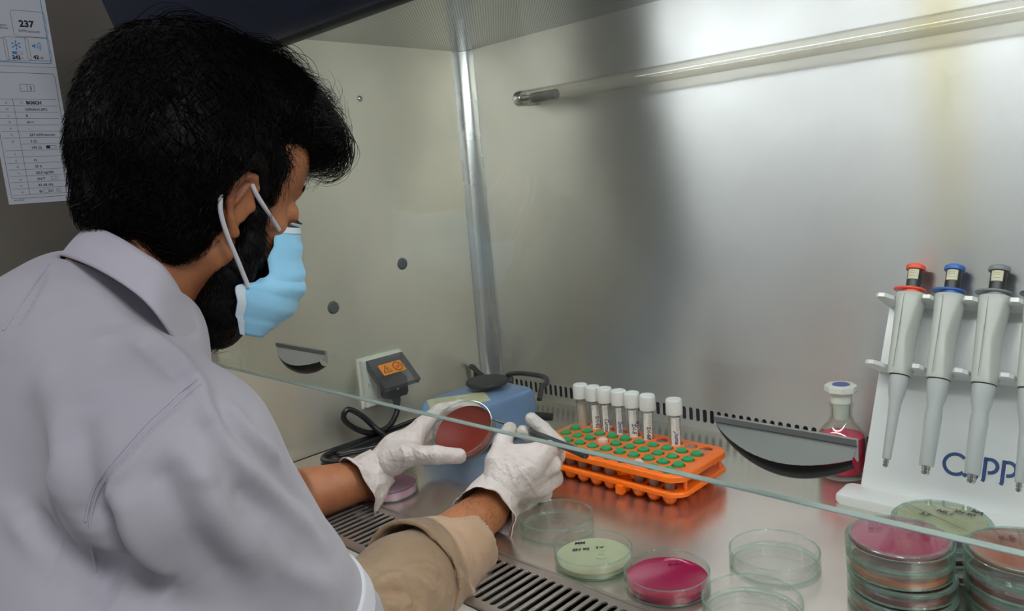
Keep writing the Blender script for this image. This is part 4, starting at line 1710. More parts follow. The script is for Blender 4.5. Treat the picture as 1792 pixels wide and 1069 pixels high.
def left_hand():
    o = []
    W = at(640, 838, 1.085)
    ix = J((738, 745, 1.128), (770, 718, 1.155), (806, 710, 1.162), (832, 716, 1.160))
    md = J((735, 765, 1.140), (778, 748, 1.180), (812, 745, 1.186), (838, 752, 1.180))
    rg = J((728, 785, 1.146), (768, 775, 1.182), (800, 772, 1.186), (824, 776, 1.178))
    pk = J((716, 802, 1.146), (750, 803, 1.172), (776, 803, 1.172), (794, 800, 1.162))
    th = J((672, 815, 1.082), (712, 796, 1.062), (764, 796, 1.050), (803, 798, 1.060))
    rr = {0: (.0125, .0105, .0094, .0086), 1: (.0125, .0105, .0094, .0086), 2: (.012, .010, .009, .0082), 3: (.011, .009, .008, .0072)}
    o.append(('u', 0, cap(W, at(690, 790, 1.10), .0245, .021)))
    for n_, fg in enumerate((ix, md, rg, pk)):
        o.append(('u', .012, cap(at(664, 818, 1.095 + .008 * n_), fg[0], .0160, .0130)))
    o.append(('u', .014, cap(at(690, 805, 1.075), th[1], .021, .0150)))
    o.append(('u', .014, cap(th[1], at(728, 765, 1.12), .0120, .011)))
    o.append(('u', .012, ell(at(702, 785, 1.105), (.030, .030, .024), None)))
    for n_, fg in enumerate((ix, md, rg, pk)):
        chain(o, fg, rr[n_], .0030)
    chain(o, th, (.0170, .0140, .0122, .0108), .005)
    return o, W


# ---------------------------------------------------------------- the body: one continuous figure
SHR, SHL = V((-.550, .200, .250)), V((-.858, .135, .205))
ELR, ELL = V((-.594, .328, .028)), V((-.950, .365, .035))
rh, WR = right_hand()
lh, WL = left_hand()
B = []
B.append(('u', 0, hell(-.012, 0, .035, .098, .076, .092)))
B.append(('u', .02, hell(.030, 0, -.030, .056, .056, .085)))
B.append(('u', .02, hell(.045, 0, .050, .050, .058, .045)))
for s in (-1, 1):
    B.append(('u', .018, hcap((.004, s * .052, -.062), (.066, s * .016, -.108), .020, .018)))
    B.append(('u', .010, hcap((.078, s * .030, .024), (.088, s * .010, .022), .009, .009)))
    B.append(('u', .014, hell(.056, s * .038, -.020, .018, .018, .016)))
B.append(('u', .014, hell(.078, 0, -.108, .020, .022, .018)))
B.append(('u', .010, hcap((.088, 0, .012), (.100, 0, -.028), .008, .010)))
B.append(('u', .006, hell(.094, .010, -.034, .012, .008, .008)))
B.append(('u', .006, hell(.094, -.010, -.034, .012, .008, .008)))
for s in (-1, 1):
    B.append(('s', .010, hell(.101, s * .031, .000, .015, .017, .011)))
    B.append(('u', .004, hell(.0765, s * .031, -.001, .0125, .0150, .0125)))
    B.append(('u', .003, hcap((.086, s * .022, -.0035), (.084, s * .042, -.0055), .0030, .0026)))
B.append(('u', .006, hcap((.098, -.018, -.066), (.098, .018, -.066), .007)))
B.append(('u', .006, hcap((.096, -.014, -.078), (.096, .014, -.078), .008)))
# ears
for s in (-1, 1):
    E = [(.006, .076, -.006), (.008, .080, .006), (.001, .084, .015), (-.011, .087, .015), (-.020, .089, .003), (-.019, .088, -.014), (-.011, .085, -.029), (-.003, .081, -.040)]
    R_ = [.0026, .0036, .0040, .0042, .0040, .0036, .0036, .0062]
    B.append(('u', .006, ell(hl(-.006, s * .079, -.010), (.016 * SC, .0050 * SC, .025 * SC), HAX)))
    B.append(('s', .005, hell(-.006, s * .0900, -.006, .0105, .0070, .016)))
    chain(B, [hl(a, s * b_, c_) for a, b_, c_ in E], [q * SC for q in R_], .0028)
    B.append(('u', .003, hcap((-.001, s * .083, .008), (-.012, s * .0855, -.014), .0026, .0024)))
    B.append(('u', .003, hell(.009, s * .080, -.012, .004, .004, .006)))
# neck, trunk
B.append(('u', .025, cap(hl(-.030, 0, -.045), (-.728, .225, .330), .057, .056)))
B.append(('u', .03, cap((-.728, .215, .30), (-.720, .195, .20), .060, .095)))
B.append(('u', .05, cap((-.64, .20, .10), (-.80, .19, .10), .092)))
B.append(('u', .05, cap((-.66, .13, -.20), (-.79, .12, -.20), .100)))
B.append(('u', .04, cap((-.72, .20, .28), SHR, .045, .040)))
B.append(('u', .04, cap((-.74, .20, .28), SHL, .045, .040)))
B.append(('u', .03, cap(SHR, ELR, .038, .036)))
B.append(('u', .03, cap(SHL, ELL, .038, .036)))
# forearms taper to the wrists
B.append(('u', .012, cap(ELR, ELR + (WR - ELR) * .35, .038, .039)))
B.append(('u', .012, cap(ELR + (WR - ELR) * .35, WR, .039, .0265)))
B.append(('u', .012, cap(ELL, ELL + (WL - ELL) * .35, .040, .043)))
B.append(('u', .012, cap(ELL + (WL - ELL) * .35, WL, .043, .0275)))


def shrink(ops, d):
    out = []
    for (o, k, (fn, lo_, hi_)) in ops:
        out.append((o, k, ((lambda P, fn=fn: fn(P) + d), lo_, hi_)))
    return out


B += [(o, k if k else .012, p) for o, k, p in shrink(rh, .0022)]
B += [(o, k if k else .012, p) for o, k, p in shrink(lh, .0022)]
bv, bf = sdf_mesh(B, .0026, lo=(-1.06, .0, -.30), hi=(-.45, .86, .585))
bv = relax(bv, bf, 1, .4)

SKIN = noisy('skin', 'AA7048', '9C6140', .48, 40, .10, .0006, Subsurface_Weight=.12, Subsurface_Radius=(.012, .005, .003), Subsurface_Scale=.6)
body = poly_obj('person', bv - V((-.72, .15, -.30)), bf, SKIN)
body.location = (-.72, .15, -.30)
tag(body, 'bearded man in a white lab coat and blue mask working at the cabinet', 'person')
PO = V((-.72, .15, -.30))


def pobj(name, v, f, m, parent=None, midx=None):
    return poly_obj(name, np.asarray(v, dtype=np.float64) - PO, f, m, body if parent is None else parent, midx)


def pmb(b, name, m, parent=None, **kw):
    b.v = [tuple(Vector(p) - Vector(PO.tolist())) for p in b.v]
    return b.obj(name, m, body if parent is None else parent, **kw)
# ---------------------------------------------------------------- white lab coat
def cloth(name, c1, c2, weave=900, wrinkle=16, wh=.35, wd=.006, rough=.85):
    m = noisy(name, c1, c2, rough, 14, 0, Sheen_Weight=.15)
    a_ = noise(m, (1, 1, 1), weave, 2)
    c_ = noise(m, (1, 1, 1), wrinkle, 4)
    b_ = bump(m, a_.outputs[0], .12, .0004)
    bump(m, c_.outputs[0], wh, wd, b_)
    return m


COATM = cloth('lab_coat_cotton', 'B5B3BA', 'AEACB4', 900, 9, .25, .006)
SLV = ELR - SHR
S90 = SHR + SLV * .82
K = []
K.append(('u', 0, cap((-.725, .205, .305), (-.715, .185, .21), .084, .130)))
K.append(('u', .05, cap((-.63, .19, .11), (-.82, .18, .11), .116)))
for x_ in (-.64, -.72, -.80):
    K.append(('u', .05, cap((x_, .175, .10), (x_, .12, -.22), .108, .118)))
    K.append(('u', .05, cap((x_, .12, -.22), (x_, .15, -.50), .118, .135)))
K.append(('s', .006, plane((-.72, .14, -.56), (0, 0, 1), (-.72, .14, -.70), .40)))
K.append(('u', .045, cap((-.71, .195, .305), SHR + V((-.01, 0, .002)), .078, .068)))
K.append(('u', .045, cap((-.75, .185, .300), SHL + V((0, 0, .002)), .074, .066)))
K.append(('u', .03, cap((-.70, .250, .26), (-.67, .250, .10), .042, .068)))
K.append(('u', .022, cap(SHR, SHR + SLV * .6, .070, .057)))
K.append(('u', .010, cap(SHR + SLV * .6, SHR + SLV * 1.05, .057, .056)))
K.append(('u', .03, cap(SHL, ELL, .068, .058)))
K.append(('u', .02, cap(ELL, ELL + (WL - ELL) * .12, .060, .056)))
K.append(('u', .03, cap(at(133, 530, .700), at(250, 585, .665), .046)))
K.append(('s', .012, cap(hl(-.02, 0, -.06), (-.728, .236, .350), .060, .057)))      # neck opening
K.append(('s', .003, plane(S90, -SLV, S90 + SLV * .5, .095)))                        # right sleeve ends above the elbow
K.append(('s', .004, cap(SHR + SLV * .72, SHR + SLV * 1.3, .049, .051)))
kv, kf = sdf_mesh(K, .0032, lo=(-1.06, -.06, -.62), hi=(-.44, .52, .45))
kv = relax(kv, kf, 1, .4)
kv = folds(kv, kf, [
    ([(352, 668), (300, 712), (245, 765), (200, 818), (168, 862), (155, 915), (160, 975)], .0035, .0030),
    ([(342, 662), (290, 704), (235, 757), (190, 812), (156, 860), (144, 915)], .0050, -.0028),
    ([(122, 725), (126, 792), (132, 870), (150, 950)], .013, -.0075),
    ([(100, 725), (104, 792), (110, 870), (125, 950)], .012, .0020),
    ([(160, 870), (193, 979), (284, 1066)], .009, -.010),
    ([(185, 850), (225, 960), (300, 1050)], .012, .006),
    ([(352, 690), (412, 767), (451, 825), (516, 883), (585, 965)], .008, .0065),
    ([(330, 700), (395, 800), (440, 860), (520, 940)], .010, -.005),
    ([(300, 740), (350, 850), (400, 930), (480, 1010)], .012, .006),
    ([(250, 790), (290, 880), (350, 970), (440, 1050)], .012, -.006),
    ([(380, 690), (430, 760), (500, 830), (560, 890)], .007, -.005),
    ([(400, 690), (450, 755), (505, 812)], .006, .005),
    ([(0, 889), (84, 999), (160, 1066)], .010, .010),
    ([(20, 880), (104, 990), (180, 1060)], .012, -.014),
    ([(84, 456), (60, 490), (30, 535), (2, 575)], .0035, -.0040),
    ([(250, 560), (300, 600), (340, 640), (372, 690)], .006, .005),
    ([(235, 575), (280, 615), (320, 655)], .008, -.004),
    ([(60, 620), (90, 700), (100, 800), (90, 900)], .018, .008),
    ([(200, 560), (170, 640), (150, 700)], .020, .006),
    ([(330, 640), (360, 690), (385, 740)], .005, .005),
    ([(450, 900), (520, 980), (600, 1040)], .010, .005),
    ([(100, 1000), (160, 1010), (230, 1040), (280, 1068)], .016, -.014),
    ([(360, 700), (380, 780), (370, 860)], .010, .004),
    ([(420, 850), (470, 930), (560, 1010)], .008, -.005),
    ([(130, 480), (190, 520), (250, 590)], .012, .004),
], 1.0)
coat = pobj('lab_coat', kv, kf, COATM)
from mathutils.bvhtree import BVHTree
ctree = BVHTree.FromPolygons(kv.tolist(), kf.tolist())
SEAM = []
for pl in ([(353, 672), (325, 690), (298, 716), (270, 741), (243, 769), (220, 796), (196, 824), (176, 852), (163, 884), (157, 920), (160, 960), (168, 1000)],
           [(345, 664), (317, 683), (290, 709), (262, 734), (236, 762), (212, 790), (189, 818), (168, 847), (156, 880), (150, 912)],
           [(86, 462), (62, 494), (34, 536), (6, 578)]):
    q2 = [Vector((x, y, 0)) for x, y in pl]
    q = [hit(ctree, p_.x, p_.y) for p_ in smooth_path(q2, 4)]
    q = [p_ for p_ in q if p_ is not None]
    for _ in range(3):
        q = [q[0]] + [(q[i - 1] + q[i] * 2 + q[i + 1]) / 4 for i in range(1, len(q) - 1)] + [q[-1]]
    b = MB()
    b.tube(q, .0011, 6)
    SEAM.append(b)
COATM2 = mat('coat_seam', 'B3B0BA', .85)


def strip(rows, sub=6):
    """surface through rows of points, smoothed both ways"""
    R = [smooth_path(r, sub) for r in rows]
    n = len(R[0])
    cols = [smooth_path([R[i][j] for i in range(len(R))], sub) for j in range(n)]
    m = len(cols[0])
    v = [tuple(cols[j][i]) for j in range(n) for i in range(m)]
    f = [(j * m + i, j * m + i + 1, (j + 1) * m + i + 1, (j + 1) * m + i) for j in range(n - 1) for i in range(m - 1)]
    return v, f, n, m


for b in SEAM:
    b.v = [tuple(Vector(p) - Vector(PO.tolist())) for p in b.v]
    b.obj('stitched_seam', COATM2, coat)
# collar: stands round the neck and folds outwards
top = J((300, 540, .790), (240, 480, .775), (180, 425, .735), (148, 404, .690), (165, 398, .655), (205, 415, .622), (248, 442, .602), (288, 470, .600), (322, 525, .622), (350, 596, .660), (378, 650, .700), (405, 700, .730))
mid = J((296, 560, .800), (222, 500, .785), (152, 450, .745), (128, 426, .690), (140, 420, .640), (185, 446, .604), (235, 480, .585), (275, 508, .584), (312, 560, .606), (342, 618, .645), (372, 668, .690), (402, 712, .725))
bot = J((290, 580, .805), (205, 520, .790), (130, 480, .750), (106, 452, .695), (118, 450, .635), (168, 470, .598), (226, 505, .578), (268, 542, .576), (304, 592, .596), (333, 634, .632), (366, 682, .682), (400, 722, .722))
v, f, n_, m_ = strip([top, mid, bot], 5)
b = MB()
b.add(v, f)
inn = J((300, 560, .770), (250, 510, .755), (200, 465, .715), (180, 450, .690), (195, 455, .665), (225, 470, .640), (262, 490, .625), (292, 512, .622), (318, 560, .640), (346, 620, .672), (374, 665, .705), (402, 705, .735))
v2, f2, _, _ = strip([inn, [(Vector(a) * .5 + Vector(c) * .5).lerp(Vector(a), .3) for a, c in zip(top, inn)], top], 5)
b.add(v2, f2)
COLM = cloth('collar_cotton', 'BFBDC6', 'B8B5C0', 900, 10, .15, .003)
col = pmb(b, 'collar', COLM, coat, angle=80)
so_ = col.modifiers.new('thickness', 'SOLIDIFY')
so_.thickness = .0022
so_.offset = 0

# ---------------------------------------------------------------- rolled beige shirt sleeve
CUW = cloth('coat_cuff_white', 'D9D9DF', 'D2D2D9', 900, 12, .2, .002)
Q_ = []
Q_.append(('u', 0, cap(SHR + SLV * .70, SHR + SLV * .95, .0595, .0590)))
Q_.append(('s', .002, cap(SHR + SLV * .60, SHR + SLV * 1.1, .0535, .0540)))
Q_.append(('s', .002, plane(SHR + SLV * .84, -SLV, SHR + SLV * 1.1, .085)))
Q_.append(('s', .002, plane(SHR + SLV * .76, SLV, SHR + SLV * .55, .085)))
qv, qf = sdf_mesh(Q_, .0020)
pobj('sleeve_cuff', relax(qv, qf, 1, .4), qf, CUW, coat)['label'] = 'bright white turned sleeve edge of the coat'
BEI = cloth('beige_cotton', 'AD9274', 'A08567', 700, 30, .8, .009)
FA = V(at(806, 962, .895))
FB = V(at(705, 1030, .800))
ax_ = (FA - FB) / np.linalg.norm(FA - FB)
Sv = []
Sv.append(('u', 0, cap(ELR, FB, .051, .054)))
Sv.append(('u', .010, cap(FB, FA, .054, .045)))
Sv.append(('s', .003, cap((FB + FA) / 2, FA + (FA - FB) * 1.0, .042, .0385)))
sv, sf = sdf_mesh(Sv, .0024)
sv = relax(sv, sf, 1, .4)
sv = folds(sv, sf, [([(655, 1010), (700, 1000), (745, 1010), (775, 1050)], .006, .004), ([(655, 1030), (690, 1025), (730, 1040), (750, 1068)], .006, -.004),
                    ([(670, 1045), (690, 1050), (705, 1068)], .005, .004), ([(700, 985), (750, 985), (780, 1010)], .006, .004),
                    ([(640, 1000), (665, 1030), (672, 1066)], .005, -.003), ([(690, 1000), (722, 1035), (728, 1066)], .005, .0035)], 1.5)
sleeve = pobj('shirt_sleeve', sv, sf, BEI)
sleeve['label'] = 'beige shirt sleeve rolled up over the right forearm'
C0, C1 = V(at(782, 978, .880)), V(at(716, 1014, .818))
axc = C1 - C0
Sc = []
Sc.append(('u', 0, cap(C0, C1, .0500, .0640)))
Sc.append(('s', .002, cap(C0 - axc * .6, C1 + axc * .8, .0430, .0620)))
Sc.append(('s', .002, cap(C1 - axc * .25, C1 + axc, .0560, .0680)))
Sc.append(('s', .002, plane(C0, axc, C0 - axc * .5, .10)))
Sc.append(('s', .002, plane(C1, -axc, C1 + axc * .5, .11)))
cv, cf = sdf_mesh(Sc, .0017)
cv = relax(cv, cf, 1, .4)
cv = folds(cv, cf, [([(780, 915), (800, 960), (812, 1010), (815, 1050)], .004, .0030), ([(750, 925), (775, 970), (795, 1020)], .006, -.003),
                    ([(800, 1000), (825, 1030), (836, 1045)], .005, .0040), ([(700, 930), (750, 955), (785, 1000)], .005, .003), ([(770, 960), (790, 1010), (796, 1055)], .004, -.003)], 1.5)
pobj('rolled_cuff', cv, cf, BEI, sleeve)

# ---------------------------------------------------------------- gloves
GLV = noisy('latex_glove', 'DCD3CE', 'D0C5C0', .40, 30, .0, Subsurface_Weight=.12, Subsurface_Radius=(.01, .006, .005), Subsurface_Scale=.5)
gz = noise(GLV, (1, 1, 1), 70, 3)
gz2 = noise(GLV, (1, 1, 1), 260, 2)
bump(GLV, gz2.outputs[0], .5, .0016, bump(GLV, gz.outputs[0], .8, .006))
rs = np.random.RandomState(3)
for nm, h_, W_, E_, cuffp in (('right', rh, WR, ELR, J((880, 850, .985), (862, 872, .965), (850, 890, .950), (846, 900, .940))),
                              ('left', lh, WL, ELL, J((672, 812, 1.092), (655, 826, 1.087), (638, 842, 1.078), (622, 852, 1.068)))):
    gv, gf = sdf_mesh(h_, .0014)
    gv = relax(gv, gf, 1, .4)
    if nm == 'right':
        gv = folds(gv, gf, [([(880, 800), (910, 850), (918, 890)], .0020, .0016), ([(900, 815), (930, 850), (945, 880)], .0022, .0014), ([(925, 800), (938, 822)], .002, .0012),
                            ([(896, 780), (925, 800), (945, 812)], .003, -.0015), ([(960, 815), (955, 850)], .002, .0010), ([(860, 820), (885, 860)], .002, .0013)])
    else:
        gv = folds(gv, gf, [([(712, 770), (722, 785), (718, 818)], .0016, .0022), ([(721, 772), (730, 790), (727, 812)], .0014, .0018), ([(698, 775), (700, 800), (690, 830)], .0018, .0020), ([(730, 785), (738, 800), (735, 815)], .0016, .0012), ([(705, 790), (708, 815), (700, 835)], .0018, .0014),
                            ([(690, 800), (695, 825)], .0018, .0013), ([(745, 770), (742, 745)], .0016, .0010), ([(747, 788), (750, 806)], .0014, .0012)])
    b = MB()
    b.add(gv, gf)
    # loose cuff: a wrinkled sleeve that flares towards its beaded end
    P = smooth_path(cuffp, 8)
    n = len(P)
    R0, R1 = (.0290, .0385) if nm == 'right' else (.0285, .0430)
    seg = 56
    ring = []
    for i in range(n):
        t = i / (n - 1)
        T_ = (P[min(i + 1, n - 1)] - P[max(i - 1, 0)]).normalized()
        nx = T_.orthogonal().normalized() if i == 0 else (nx - T_ * nx.dot(T_)).normalized()
        by = T_.cross(nx)
        R_ = R0 + (R1 - R0) * t ** 1.3
        if i == 0:
            R_ = R0 * .70
        for k in range(seg):
            a = 2 * math.pi * k / seg
            wv = 1 + t * (.045 * math.sin(3 * a + 1 + 2 * t) + .030 * math.sin(7 * a + 5 * t) + .02 * math.sin(11 * a - 9 * t))
            down = Vector((0, 0, -1)) * (.010 if nm == 'right' else .012) * t * max(0, -(nx * math.cos(a) + by * math.sin(a)).z) ** 2
            fr_ = Vector((0, 0, 0)) if t < 1 else T_ * .0015 * math.sin(5 * a)
            ring.append(P[i] + (nx * math.cos(a) + by * math.sin(a)) * R_ * wv + down + fr_)
    f = [(i * seg + k, i * seg + (k + 1) % seg, (i + 1) * seg + (k + 1) % seg, (i + 1) * seg + k) for i in range(n - 1) for k in range(seg)]
    b.add(ring, f)
    lastr = ring[-seg:]
    b.tube(lastr + [lastr[0], lastr[1]], .0009, 6, cap=False)
    g = pmb(b, 'glove', GLV, None, angle=70)
    g['label'] = 'thin white latex glove on the %s hand' % nm

# ---------------------------------------------------------------- beard
HAIR = mat('black_hair', '080606', .5, Specular_IOR_Level=.14)
Bd = []
bpts = [pxr(449, 325, .070), pxr(447, 375, .070), pxr(436, 430, .064), pxr(405, 484, .058), pxr(386, 535, .048), pxr(380, 564, .018)]
brad = [.006, .009, .014, .019, .025, .028]
for s in (1, -1):
    q = [(a, b_ * s, c_) for a, b_, c_ in bpts]
    for i in range(len(q) - 1):
        Bd.append(('u', .012 if Bd else 0, hcap(q[i], q[i + 1], brad[i], brad[i + 1])))
Bd.append(('u', .012, hell(.064, 0, -.115, .028, .034, .026)))
Bd.append(('u', .010, hcap((.042, .050, -.060), (.068, .030, -.085), .014, .012)))
Bd.append(('u', .010, hcap((.042, -.050, -.060), (.068, -.030, -.085), .014, .012)))
bev, bef = sdf_mesh(Bd, .0028)

# ---------------------------------------------------------------- hair
Hd = []
Hd.append(('u', 0, ell(at(312, 262, .700), (.088, .088, .082))))
Hd.append(('u', .02, ell(at(318, 182, .715), (.082, .082, .074))))
Hd.append(('u', .02, ell(at(415, 190, .745), (.072, .072, .058))))
Hd.append(('u', .02, ell(at(490, 212, .775), (.050, .050, .040))))
Hd.append(('u', .02, ell(at(270, 355, .690), (.062, .062, .042))))
Hd.append(('u', .015, ell(at(545, 250, .790), (.026, .026, .022))))
Hd.append(('u', .02, hell(0, -.020, .055, .098, .076, .085)))
for s in (1, -1):
    Hd.append(('u', .012, hell(-.045, s * .060, -.030, .036, .022, .048)))
    Hd.append(('u', .008, hcap((.028, s * .066, .040), (.022, s * .071, .006), .012, .009)))
for s in (1, -1):
    Hd.append(('s', .006, hell(.000, s * .092, -.014, .024, .022, .037)))
hv, hf = sdf_mesh(Hd, .0030)


def grow(ops, v, f, n, length, seed, flow, curl=1.0, lift=.0, rad=.00045, steps=9, mask=None, keep=None):
    """strands that start just under a surface and run over it"""
    rs = np.random.RandomState(seed)
    nr = vnormals(v, f)
    idx = rs.randint(0, len(v), n * 4)
    if mask is not None:
        idx = idx[mask(v[idx])]
    idx = idx[:n]
    n = len(idx)
    p = v[idx] - nr[idx] * .002
    L = length[0] + (length[1] - length[0]) * rs.rand(n)
    ph = rs.rand(n) * 6.28
    cl = rs.normal(0, 1, (n, 3)) * .35
    path = [p.copy()]
    h = .0015
    d = flow(p)
    for s in range(1, steps):
        t = s / (steps - 1)
        P32 = p.astype(np.float32)
        g = np.stack([evaluate(ops, P32 + V(e) * h, .03) - evaluate(ops, P32 - V(e) * h, .03) for e in ((1, 0, 0), (0, 1, 0), (0, 0, 1))], 1)
        g = g / (np.linalg.norm(g, axis=1)[:, None] + 1e-9)
        sd = evaluate(ops, P32, .03)
        fl = flow(p)
        side = np.cross(g, fl)
        a = ph + t * curl * 3.0 * (.4 + rs.rand(1))
        d = fl + cl + side * (np.sin(a) * .7 * curl)[:, None]
        d = d - g * (np.sum(d * g, 1))[:, None]
        d = d / (np.linalg.norm(d, axis=1)[:, None] + 1e-9)
        p = p + d * (L / (steps - 1))[:, None]
        target = .0005 + lift * t * t * (rs.rand(n) if s == 1 else 1)
        corr = np.clip(target - sd, -.004, .004) * .6
        p = p + g * corr[:, None]
        path.append(p.copy())
    path = np.stack(path, 1)
    if keep is not None:
        q = (path - HC) / SC
        path = path[keep(q @ HF, q @ HR, q @ HU).all(axis=1)]
    return path, rad


def strand_mesh(b, paths, rad):
    n, s, _ = paths.shape
    v = np.zeros((n, s, 3, 3))
    t = np.zeros_like(paths)
    t[:, 1:-1] = paths[:, 2:] - paths[:, :-2]
    t[:, 0] = paths[:, 1] - paths[:, 0]
    t[:, -1] = paths[:, -1] - paths[:, -2]
    t /= np.linalg.norm(t, axis=2)[..., None] + 1e-9
    ref = np.array([.3, .5, .81])
    a = np.cross(t, ref)
    a /= np.linalg.norm(a, axis=2)[..., None] + 1e-9
    c = np.cross(t, a)
    w = rad * (1 - .75 * np.linspace(0, 1, s) ** 1.5)
    for k in range(3):
        an = 2.0944 * k
        v[:, :, k] = paths + (a * math.cos(an) + c * math.sin(an)) * w[None, :, None]
    base = np.arange(n)[:, None, None] * (s * 3)
    i = np.arange(s - 1)[None, :, None] * 3
    k = np.arange(3)[None, None, :]
    k2 = (k + 1) % 3
    q = np.stack([base + i + k, base + i + k2, base + i + 3 + k2, base + i + 3 + k], -1).reshape(-1, 4)
    o = len(b.v)
    b.v += v.reshape(-1, 3).tolist()
    b.f += (q + o).tolist()
    b.m += [0] * len(q)


CROWN = hl(-.055, -.01, .130)


def hair_flow(p):
    d = p - CROWN
    d = d / (np.linalg.norm(d, axis=1)[:, None] + 1e-9)
    q = (p - HC)
    fr = (q @ HF)[:, None]
    d = d + HF[None] * np.clip(fr * 9 + .25, 0, .9) - np.array([0, 0, .25])
    return d / np.linalg.norm(d, axis=1)[:, None]


b = MB()
b.add(hv, hf)
EARK = lambda a, b_, c_: ((a - .0) / .026) ** 2 + ((c_ + .014) / .038) ** 2 + ((np.abs(b_) - .09) / .03) ** 2 > 1
FACEK = lambda a, b_, c_: EARK(a, b_, c_) & ~((a > .045) & (c_ < .048) & (np.abs(b_) > 0))
pa, r_ = grow(Hd, hv, hf, 6500, (.025, .055), 5, hair_flow, 1.3, .006, keep=EARK)
strand_mesh(b, pa, .00050)
pa, r_ = grow(Hd, hv, hf, 900, (.03, .06), 6, hair_flow, 2.6, .018, mask=lambda q: ((q - HC) @ HF > .02) & ((q - HC) @ HU > .03))
strand_mesh(b, pa, .00032)
pa, r_ = grow(Hd, hv, hf, 260, (.03, .06), 9, hair_flow, 2.0, .012, mask=lambda q: ((q - HC) @ HU > .05))
strand_mesh(b, pa, .00026)
# loose curls over the forehead, each a curved lock of fine strands
rs = np.random.RandomState(11)
locks = [([(520, 215, .775), (570, 215, .785), (600, 250, .79), (598, 285, .79), (570, 300, .79), (540, 290, .785)], 60),
         ([(500, 200, .77), (550, 195, .78), (585, 225, .785), (592, 262, .79), (568, 285, .79)], 50),
         ([(510, 235, .775), (550, 240, .78), (572, 262, .785), (560, 288, .785), (535, 282, .78)], 60),
         ([(520, 250, .775), (548, 262, .78), (548, 300, .78), (536, 325, .78)], 14),
         ([(490, 130, .76), (540, 150, .77), (570, 185, .775), (585, 170, .78), (575, 150, .78)], 14),
         ([(450, 85, .745), (500, 95, .755), (520, 125, .76), (510, 150, .765)], 16),
         ([(520, 170, .77), (575, 190, .78), (600, 215, .785), (597, 185, .785)], 12),
         ([(430, 80, .74), (480, 85, .75), (530, 120, .765), (545, 160, .77)], 16),
         ([(505, 225, .77), (535, 255, .78), (520, 285, .78), (500, 290, .775)], 40),
         ([(560, 220, .79), (590, 240, .79), (600, 270, .79), (585, 300, .79), (560, 305, .79)], 30),
         ([(260, 60, .70), (300, 32, .70), (350, 38, .71), (400, 70, .72)], 14),
         ([(330, 45, .71), (380, 50, .72), (430, 75, .73), (460, 100, .74)], 16)]
for pts, cnt_ in locks:
    base = np.array([at(*q) for q in pts])
    pp = []
    for q in range(int(cnt_ * 1.6)):
        o_ = rs.normal(0, .0045, 3)
        sc_ = 1 + rs.normal(0, .12)
        w_ = base.mean(0) + (base - base.mean(0)) * sc_ + o_ + np.cumsum(rs.normal(0, .0018, base.shape), axis=0)
        pp.append(np.array([list(z) for z in smooth_path(w_, 5)]))
    strand_mesh(b, np.array(pp), .00034)
hair = pmb(b, 'hair', HAIR, None, angle=80)
hair['label'] = 'thick wavy black hair with loose curls over the forehead'


def beard_flow(p):
    d = np.tile(np.array([0, 0, -1.0]), (len(p), 1)) - HR[None] * 0 + HF[None] * .15
    return d / np.linalg.norm(d, axis=1)[:, None]


b = MB()
b.add(bev, bef)


def beard_keep(a, b_, c_):
    lim = np.interp(-c_, [.0, .019, .055, .080, .086, .110, .135], [.070, .058, .044, .034, .022, .030, .046])
    return a < lim + .002


pa, r_ = grow(Bd, bev, bef, 3600, (.008, .020), 7, beard_flow, 1.6, .004, steps=6, keep=beard_keep)
strand_mesh(b, pa, .00036)
bd_ = pmb(b, 'beard', HAIR, None, angle=80)
bd_['label'] = 'full black beard'

# ---------------------------------------------------------------- eyebrows and lashes
b = MB()
pp = []
rs = np.random.RandomState(4)
for s in (1, -1):
    for q in range(150):
        u_ = rs.rand()
        f0, r0, u0 = .0985 - .016 * u_, s * (.010 + .032 * u_), .0215 + .006 * math.sin(u_ * 2.6) + rs.normal(0, .0016)
        d_ = np.array([-.003, s * .006, .0015]) + rs.normal(0, .0008, 3)
        pp.append([hl(f0 + k * d_[0], r0 + k * d_[1], u0 + k * d_[2]) for k in (0, .5, 1)])
strand_mesh(b, np.array(pp), .00032)
pmb(b, 'eyebrow', HAIR, None)
b = MB()
pp = []
for s in (1, -1):
    for q in range(34):
        u_ = q / 33
        f0, r0, u0 = .0895 - .006 * (u_ - .4) ** 2 * 4, s * (.021 + .022 * u_), -.0055
        d_ = np.array([.0075, s * .003 * u_, -.004]) + rs.normal(0, .0006, 3)
        pp.append([hl(f0, r0, u0), hl(f0 + d_[0] * .5, r0 + d_[1] * .5, u0 + d_[2] * .7), hl(f0 + d_[0], r0 + d_[1], u0 + d_[2] * .75)])
strand_mesh(b, np.array(pp), .00028)
pmb(b, 'eyelashes', HAIR, None)

# ---------------------------------------------------------------- surgical mask
MSK = cloth('mask_blue', '9AD6F4', '90CEF0', 700, 30, .2, .002, .7)
edge = [pxr(486, 396, .051), pxr(479, 418, .056), pxr(471, 450, .062), pxr(466, 482, .068), pxr(446, 492, .075), pxr(414, 503, .083), pxr(413, 542, .080), pxr(419, 583, .070)]
cen = [pxr(505, 392, 0), pxr(510, 414, 0), pxr(514, 444, 0), pxr(513, 470, 0), pxr(511, 492, 0), pxr(500, 522, 0), pxr(480, 550, 0), pxr(436, 578, 0)]
rows = []
for i, (e, c_) in enumerate(zip(edge, cen)):
    row = []
    for t in np.linspace(1, -1, 17):
        a = abs(t)
        w_ = a ** 1.15
        k = math.sin(w_ * math.pi / 2)
        ff = e[0] + (c_[0] - e[0]) * math.cos(w_ * math.pi / 2) ** .80
        uu = c_[2] + (e[2] - c_[2]) * w_ ** 1.6
        row.append((ff, math.copysign(k, t) * e[1] if t else 0.0, uu))
    rows.append(row)
v, f = [], []
RS = [smooth_path(r, 2) for r in rows]
nc = len(RS[0])
